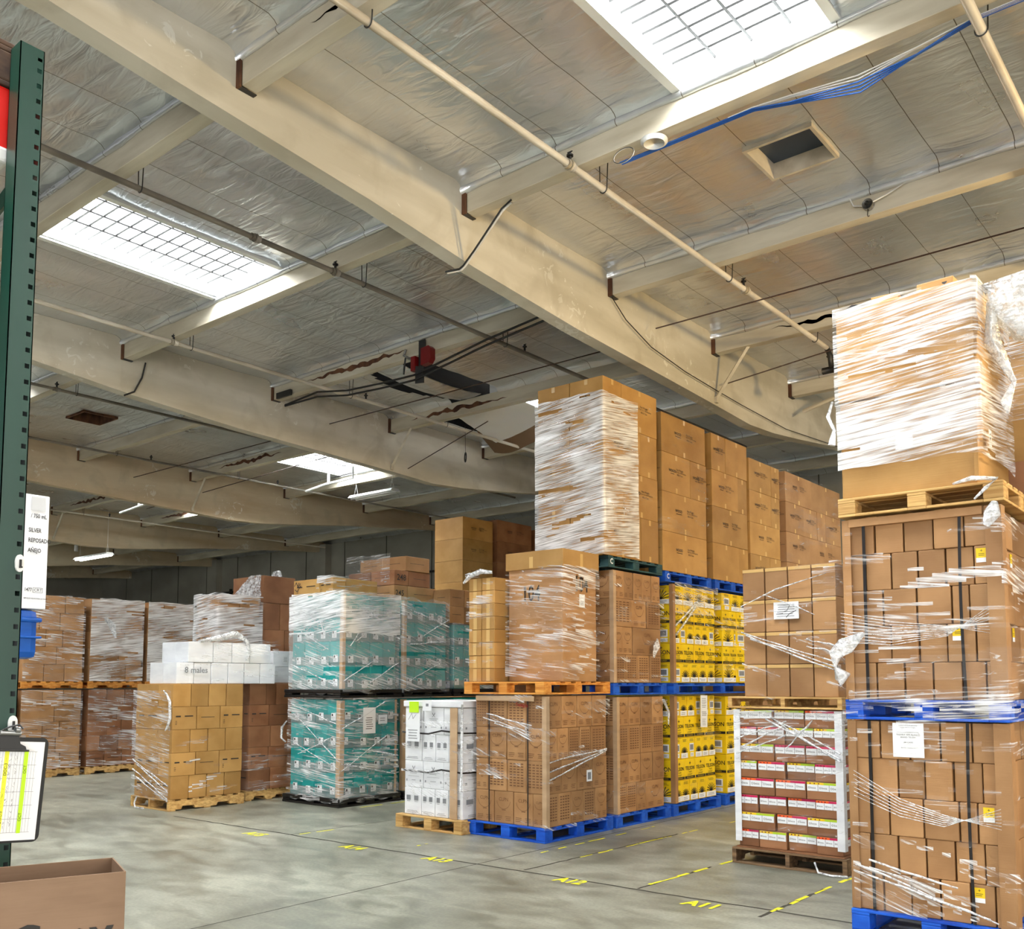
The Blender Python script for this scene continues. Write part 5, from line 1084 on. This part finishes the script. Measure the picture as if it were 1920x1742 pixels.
tag(o, 'big crumpled wad of film bulging off the topmost bulk carton', 'plastic film')
one_carton('tan', -2.16, -1.97, 6.5, 6.75, 4.133, 4.26, 'small open carton on the topmost bulk carton, nearer the beam', None, name='small_carton', rz=.1)
one_carton('tan', -1.82, -1.58, 6.42, 6.7, 4.133, 4.24, 'small carton with a glass symbol on the topmost bulk carton', None, decos=[], name='small_carton', rz=-.05)
d = Deco(); d.arc(0, .012, .016, .016, math.pi, 2 * math.pi, INK); d.rect(-.002, .002, -.02, 0, INK); d.rect(-.012, .012, -.024, -.02, INK); tag(link('fragile_symbol', d.mesh('fragile_symbol'), None, (-1.64, 6.405, 4.19), (0, 0, -.05)), 'printed wine glass symbol on the small top carton', 'symbol')
# --- stack behind the nearest one, showing at the frame's edge
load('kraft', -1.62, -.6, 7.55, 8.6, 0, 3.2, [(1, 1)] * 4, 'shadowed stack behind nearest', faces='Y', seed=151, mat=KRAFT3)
e = empty('bulk_carton', (-1.1, 8.1, 3.203), 'large filmed bulk carton behind the topmost nearest carton', 'carton', 'bulk cartons')
b = MB(); b.box(-.56, .5, -.5, .5, 0, 1.40, KRAFT2, .01); b.build('carton_body', e)
film(-1.67, -.6, 7.59, 8.6, 3.5, 4.35, 'golden streaky film round the bulk carton behind', 0, .8, 152, res=.02)

def cross(face, fix, a0, a1, z0, z1, lines, where, sd=1):
    r_ = random.Random(sd)
    for n, (u0, v0, u1, v1) in enumerate(lines):
        pts = []
        for k in range(6):
            t = k / 5; u = a0 + (a1 - a0) * (u0 + (u1 - u0) * t); z = z0 + (z1 - z0) * (v0 + (v1 - v0) * t) + r_.uniform(-.008, .008)
            pts.append((u, fix - .03, z) if face == 'Y' else (fix + .03, u, z))
        rd = [r_.uniform(.004, .010) for _ in pts]
        b = MB(); b.tube(pts, rd, WAD, 6)
        pos = 'high' if (v0 + v1) / 2 > .66 else 'low' if (v0 + v1) / 2 < .33 else 'midway'
        tag(b.build('film_strand', smooth=True), f"gathered film strand {'rising' if (v1 > v0) else 'falling'} {pos} across the {'front' if face == 'Y' else 'aisle side'} of {where}", 'plastic film', f'film strands across {where}')
cross('Y', 8.10, -10.6, -9.56, .11, 1.38, [(.1, .85, 1, .38), (.05, .95, .95, .75), (.1, .55, 1, .3), (.2, .42, .9, .62)], 'the near lower teal load', 1)
cross('X', -9.56, 8.1, 9.1, .11, 1.38, [(0, .7, .75, .97), (0, .28, .8, .62), (.2, .5, 1, .4), (0, .35, .95, .2)], 'the near lower teal load', 2)
cross('Y', 8.12, -10.6, -9.56, 1.5, 2.77, [(.1, .9, .55, .7), (.2, .62, .75, .42), (.0, .28, .9, .05), (.3, .62, .55, .78), (.55, .78, .65, .6)], 'the near upper teal load', 3)
cross('X', -9.56, 8.12, 9.1, 1.5, 2.77, [(.35, .85, 1, .62), (0, .72, 1, .55), (.1, .45, .5, .85), (.2, .5, .65, .75), (0, .1, .5, .3), (.4, .05, 1, .3)], 'the near upper teal load', 4)
cross('X', -9.56, 9.22, 10.1, 1.5, 2.77, [(.4, .6, 1, .8), (0, .9, 1, .72), (.1, .5, .9, .55), (.1, .1, .8, .3)], 'the second upper teal load', 5)
cross('X', SX, 7.66, 8.7, .15, 1.46, [(0, .42, .97, .56), (0, .36, .97, .55), (.0, .5, .97, .565)], 'the corner blue pallet load', 6)
cross('Y', 7.64, -6.8, SX, .15, 1.46, [(.12, .83, .82, .72), (.18, .86, .82, .77), (.3, .79, .8, .7)], 'the corner blue pallet load', 7)
cross('Y', 6.52, -11.78, -10.93, .13, 1.55, [(0, .25, 1, .02), (0, .2, 1, .0), (.1, .3, 1, .08), (0, .33, 1, .13)], 'the printed brown cartons', 8)
cross('Y', 7.92, DX0 + .05, DX1, .2, 1.36, [(0, .78, .5, .92), (.3, .93, 1, .66), (.35, .95, 1, .7), (.4, .92, 1, .64), (.05, .72, .5, .9), (.5, .72, .75, .93), (.0, .66, .5, .82)], 'the drinks cartons', 9)
cross('Y', 7.92, -3.84, -2.98, 1.48, 2.62, [(0, .5, 1, .25), (.05, .47, 1, .22), (.1, .44, 1, .2), (.7, .38, 1, .33), (.7, .43, 1, .38)], 'the brown cartons above the drinks', 10)
cross('Y', RY, RX0 + .04, RX1 - .05, .15, 1.35, [(.0, .2, .9, .04), (.0, .24, .95, .02), (.1, .27, .7, .17), (.1, .22, .6, .15)], 'the lower nearest load', 11)

# ================================================================== GREEN RACK AND NEAR THINGS
e = empty('pallet_rack', (-3.0, 1.24, 0), 'green perforated steel rack upright with diagonal braces', 'rack')
def upright(x, name):
    b = MB(); y0, y1 = 1.20 - 1.24, 1.275 - 1.24; t = .003; top = 3.62; xf = x + 3.0
    # front face strips leaving square holes
    hy0, hy1 = .014, .028
    b.box(xf - t, xf, y0, hy0, 0, top, RACKG); b.box(xf - t, xf, hy1, y1, 0, top, RACKG)
    z = .05
    while z < top - .02:
        z2 = min(z + .0508, top); b.box(xf - t, xf, hy0, hy1, z, z2 - .015, RACKG); z = z2
    b.box(xf - t, xf, hy0, hy1, top - .04, top, RACKG); b.box(xf - t, xf, hy0, hy1, 0, .05, RACKG)
    b.box(xf - .07, xf, y0, y0 + t, 0, top, RACKG); b.box(xf - .07, xf, y1 - t, y1, 0, top, RACKG)
    b.box(xf - .07, xf - .067, y0, y0 + .02, 0, top, RACKG); b.box(xf - .07, xf - .067, y1 - .02, y1, 0, top, RACKG)
    return b.build(name, e)
upright(-3.0, 'perforated_post'); upright(-4.0, 'perforated_post')
for n, (z0, z1) in enumerate(((3.40, 3.75), (3.18, 2.95), (2.0, 2.9), (1.9, 1.2), (.3, 1.1))):
    b = MB(); xm = -1.0 + .07; dz = z1 - z0; xe = -.07; p = (xe, -.01, z0); q = (xm, -.01, min(3.6, z1)) if True else None
    if n == 0: q = (-.6, -.01, 3.6)
    b.tube([p, q], .02, RACKG, 4); b.build('brace', e)
b = MB(); b.box(-.12, .08, -.1, .1, 0, .006, RACKG); b.build('foot_plate', e)
# white plastic clips hung in the post
for n, (y, z, w) in enumerate(((1.262, 1.965, 'upper'), (1.262, 1.475, 'lower'))):
    b = MB(); b.prism([(.0 + .013 * math.cos(a), .022 * math.sin(a) + (.004 if math.sin(a) > 0 else -.006)) for a in [k * math.pi / 8 for k in range(16)]], .0, .008, 'x', WHITEM); b.box(.008, .014, -.003, .003, -.012, .01, BLACK, .001); b.box(.008, .02, -.003, .003, -.016, -.012, BLACK)
    tag(b.build('hook_clip', None, (-2.999, y, z)), f'{w} white adhesive hook on the green post', 'hook')
# clipboard
e = empty('clipboard', (-2.965, 1.225, 1.285), 'black clipboard with handwritten tally sheet hung on the green post', 'clipboard', None, (math.radians(-4), 0, math.radians(0)))
def rrect(w, h, r, n=5):
    out = []
    for cx, cy, a0 in ((w - r, h - r, 0), (-w + r, h - r, .5), (-w + r, -h + r, 1), (w - r, -h + r, 1.5)):
        out += [(cx + r * math.cos((a0 + .5 * k / n) * math.pi), cy + r * math.sin((a0 + .5 * k / n) * math.pi)) for k in range(n + 1)]
    return out
b = MB(); b.prism(rrect(.122, .155, .02), 0, .004, 'x', BLACK); b.build('board', e)
d = Deco(); d.rect(-.117, .11, -.148, .142, PAPER)
rn = random.Random(5)
for k in range(24): u = -.113 + k * .0086; d.rect(u, u + .0006, -.125, .112, INKG, 2)
for k in range(7): v = -.125 + k * .0395; d.rect(-.113, .09, v, v + .0009, INKG, 2)
for u, ms in ((-.004, YPRINT), (.052, LIME)):
    d.rect(u, u + .012, -.127, .114, LIME if u > 0 else flat('yellow_highlighter', (232, 236, 60), .6), 3)
    for v in (-.08, .06): d.text('DOC-3' if u < 0 else 'OCT', u + .006, v, .012, INK, 4, rot=math.pi / 2)
for u in (-.1, -.085, -.07, -.055, -.012, .0, .012, .03):
    for q in range(26):
        v = rn.uniform(-.12, .108); d.stroke([(u + rn.uniform(-.003, .003), v), (u + rn.uniform(-.004, .004), v + rn.uniform(.002, .009))], .0006, INK, 3)
me = d.mesh('tally_sheet'); link('tally_sheet', me, e, (.0045, 0, 0), (0, 0, math.pi / 2))
b = MB(); b.prism([(-.055, .115), (.055, .115), (.05, .128), (.034, .136), (.026, .166), (-.026, .166), (-.034, .136), (-.05, .128)], .006, .014, 'x', DSTEEL); b.tube([(.016, -.03, .166), (.016, .03, .166)], .008, STEEL, 10); b.tube([(.018, .012, .176), (.018, .026, .176)], .010, STEEL, 12); b.box(.004, .02, -.06, .06, .113, .119, DSTEEL, .002); b.build('clip', e)
b = MB(); b.tube([(.016, -.03, .17), (.02, -.005, .185), (.026, .02, .192), (.03, .03, .18)], .003, DSTEEL, 6); b.build('hanging_loop', e, smooth=True)
# white carton, blue bin and what they stand on
load('kraft', -4.75, -4.2, 1.2, 1.74, 0, 1.70, [(1, 1)] * 4, 'pile beyond green post', faces='Y', seed=161, mat=KRAFT3)
b = MB(); b.box(-4.75, -4.2, 1.3, 1.86, 1.702, 1.915, BLUEBIN, .03); b.box(-4.76, -4.19, 1.29, 1.872, 1.86, 1.88, BLUEBIN, .008); b.box(-4.76, -4.19, 1.29, 1.872, 1.79, 1.80, BLUEBIN, .004); tag(b.build('plastic_bin'), 'dark blue plastic bin beneath the white wine carton', 'bin')
o = one_carton('white', -4.7, -4.2, 1.3, 1.895, 1.918, 2.42, 'white carton printed with bottle sizes beside the green post', None, name='white_carton')
d = Deco()
for t, v, s, u in (('/ 750 mL', .155, .026, .02), ('SILVER', .092, .026, .012), ('REPOSADO', .048, .026, .012), ('AÑEJO', .004, .026, .012), ('1477', -.168, .022, .004)): d.text(t, u, v, s, INK, bold=.014, align='LEFT', sx=.72)
d.text('EMPAQUE HECHO PARA LA CALLE', .052, -.205, .0085, INK, bold=.01, sx=.75); d.text('CRT', .062, -.168, .018, INK, bold=.0)
d.rect(.040, .082, -.1585, -.157, INK); d.rect(.040, .082, -.179, -.1775, INK); d.rect(.040, .0415, -.179, -.157, INK); d.rect(.0805, .082, -.179, -.157, INK); d.rect(.02, .08, .18, .24, flat('grey_tape', (196, 198, 200), .3))
link('printed_panel', d.mesh('printed_panel'), o, (.25 - .0035, .1925, .25), (0, 0, math.pi / 2))
# red sheet and dark wooden end high on the rack
b = MB(); b.box(-.95, 0, -1.1, 0, 0, .23, REDBAG, .01); o = tag(b.build('red_bag', None, (-3.09, 1.222, 3.27)), 'red wrapped bundle high up beside the green post', 'bundle')
b = MB(); b.box(-.5, 0.004, -1.1, -.005, -.02, .03, WHITEM, .01); b.build('white_underside', o)
for k in range(3):
    pass
pallet('block', -4.0, -3.085, .1, 1.226, 3.502, .15, noisy('soot_dark_wood', (52, 38, 30), (84, 64, 50), (2, 14, 30), rough=.8), 'dark weathered pallet resting on the red bundle')
b = MB(); b.box(-4.1, -3.3, -.2, 1.15, 3.20, 3.248, RACKG, .004); tag(b.build('rack_shelf'), 'green rack shelf holding the red bundle', 'shelf')
# open brown carton at the bottom corner
ang = math.radians(-20)
FADED = noisy('faded_board', (124, 98, 76), (140, 113, 90), (3, 3, 9), rough=.75, bump=.05, bscale=(5, 5, 120))
e = empty('open_carton', (-2.43, 1.33, 0), 'tall open brown carton standing in front of the green post', 'carton', None, (0, 0, ang))
b = MB(); W_, Dp, Hh, t = .62, .235, 1.10, .004
b.box(-t, 0, -W_, 0, 0, Hh, FADED, .001); b.box(-Dp, -Dp + t, -W_, 0, 0, Hh, FADED, .001); b.box(-Dp + t, -t, -t, 0, 0, Hh, FADED, .001); b.box(-Dp + t, -t, -W_, -W_ + t, 0, Hh, FADED, .001); b.box(-Dp + t, -t, -W_ + t, -t, 0, .01, FADED)
b.build('carton_walls', e)
d = Deco(); d.text('G', -.235, -.02, .11, BLACKP, bold=.02); d.text('ey', -.085, -.02, .12, BLACKP, bold=.02); link('printed_letters', d.mesh('printed_letters'), e, (.0, -.0, .965), (0, 0, math.pi / 2))

# writing belongs to the carton it is written on
bpy.context.view_layer.update()
_cart = [o for o in C.objects if o.parent is None and o.type == 'MESH' and o.name.split('.')[0].endswith('_carton')]
for o in [o for o in C.objects if o.parent is None and o.name.split('.')[0] in ('marker_writing', 'fragile_symbol')]:
    best = min(_cart, key=lambda c: sum(max(0, abs((o.location[k] - c.location[k] - (c.dimensions.z / 2 if k == 2 else 0))) - c.dimensions[k] / 2) ** 2 for k in range(3)))
    mw = o.matrix_world.copy(); o.parent = best; o.matrix_parent_inverse = best.matrix_world.inverted(); o.matrix_world = mw
    if 'category' in o: del o['category']

# ================================================================== LIGHT
w = bpy.data.worlds.new('world'); sc.world = w; w.use_nodes = True
w.node_tree.nodes['Background'].inputs[0].default_value = (.95, .97, 1, 1); w.node_tree.nodes['Background'].inputs[1].default_value = .5
def area(name, loc, rot, sx, sy, power, col):
    l = bpy.data.lights.new(name, 'AREA'); l.shape = 'RECTANGLE'; l.size = sx; l.size_y = sy; l.energy = power; l.color = col
    o = bpy.data.objects.new(name, l); C.objects.link(o); o.location = loc; o.rotation_euler = rot; return o
# daylight through the open dock doors behind the photographer
area('dock_door_daylight', (2.5, -8.5, 2.4), (math.radians(90), 0, math.radians(0)), 7, 4.2, 750, (1, .97, .92))
area('side_door_daylight', (8.6, 1.0, 2.4), (math.radians(90), 0, math.radians(90)), 6, 4.0, 500, (1, .95, .88))
l = bpy.data.lights.new('warm_high_bay', 'POINT'); l.energy = 850; l.color = (1, .70, .30); l.shadow_soft_size = .25
o = bpy.data.objects.new('warm_high_bay', l); C.objects.link(o); o.location = (.9, 9.3, 5.2)
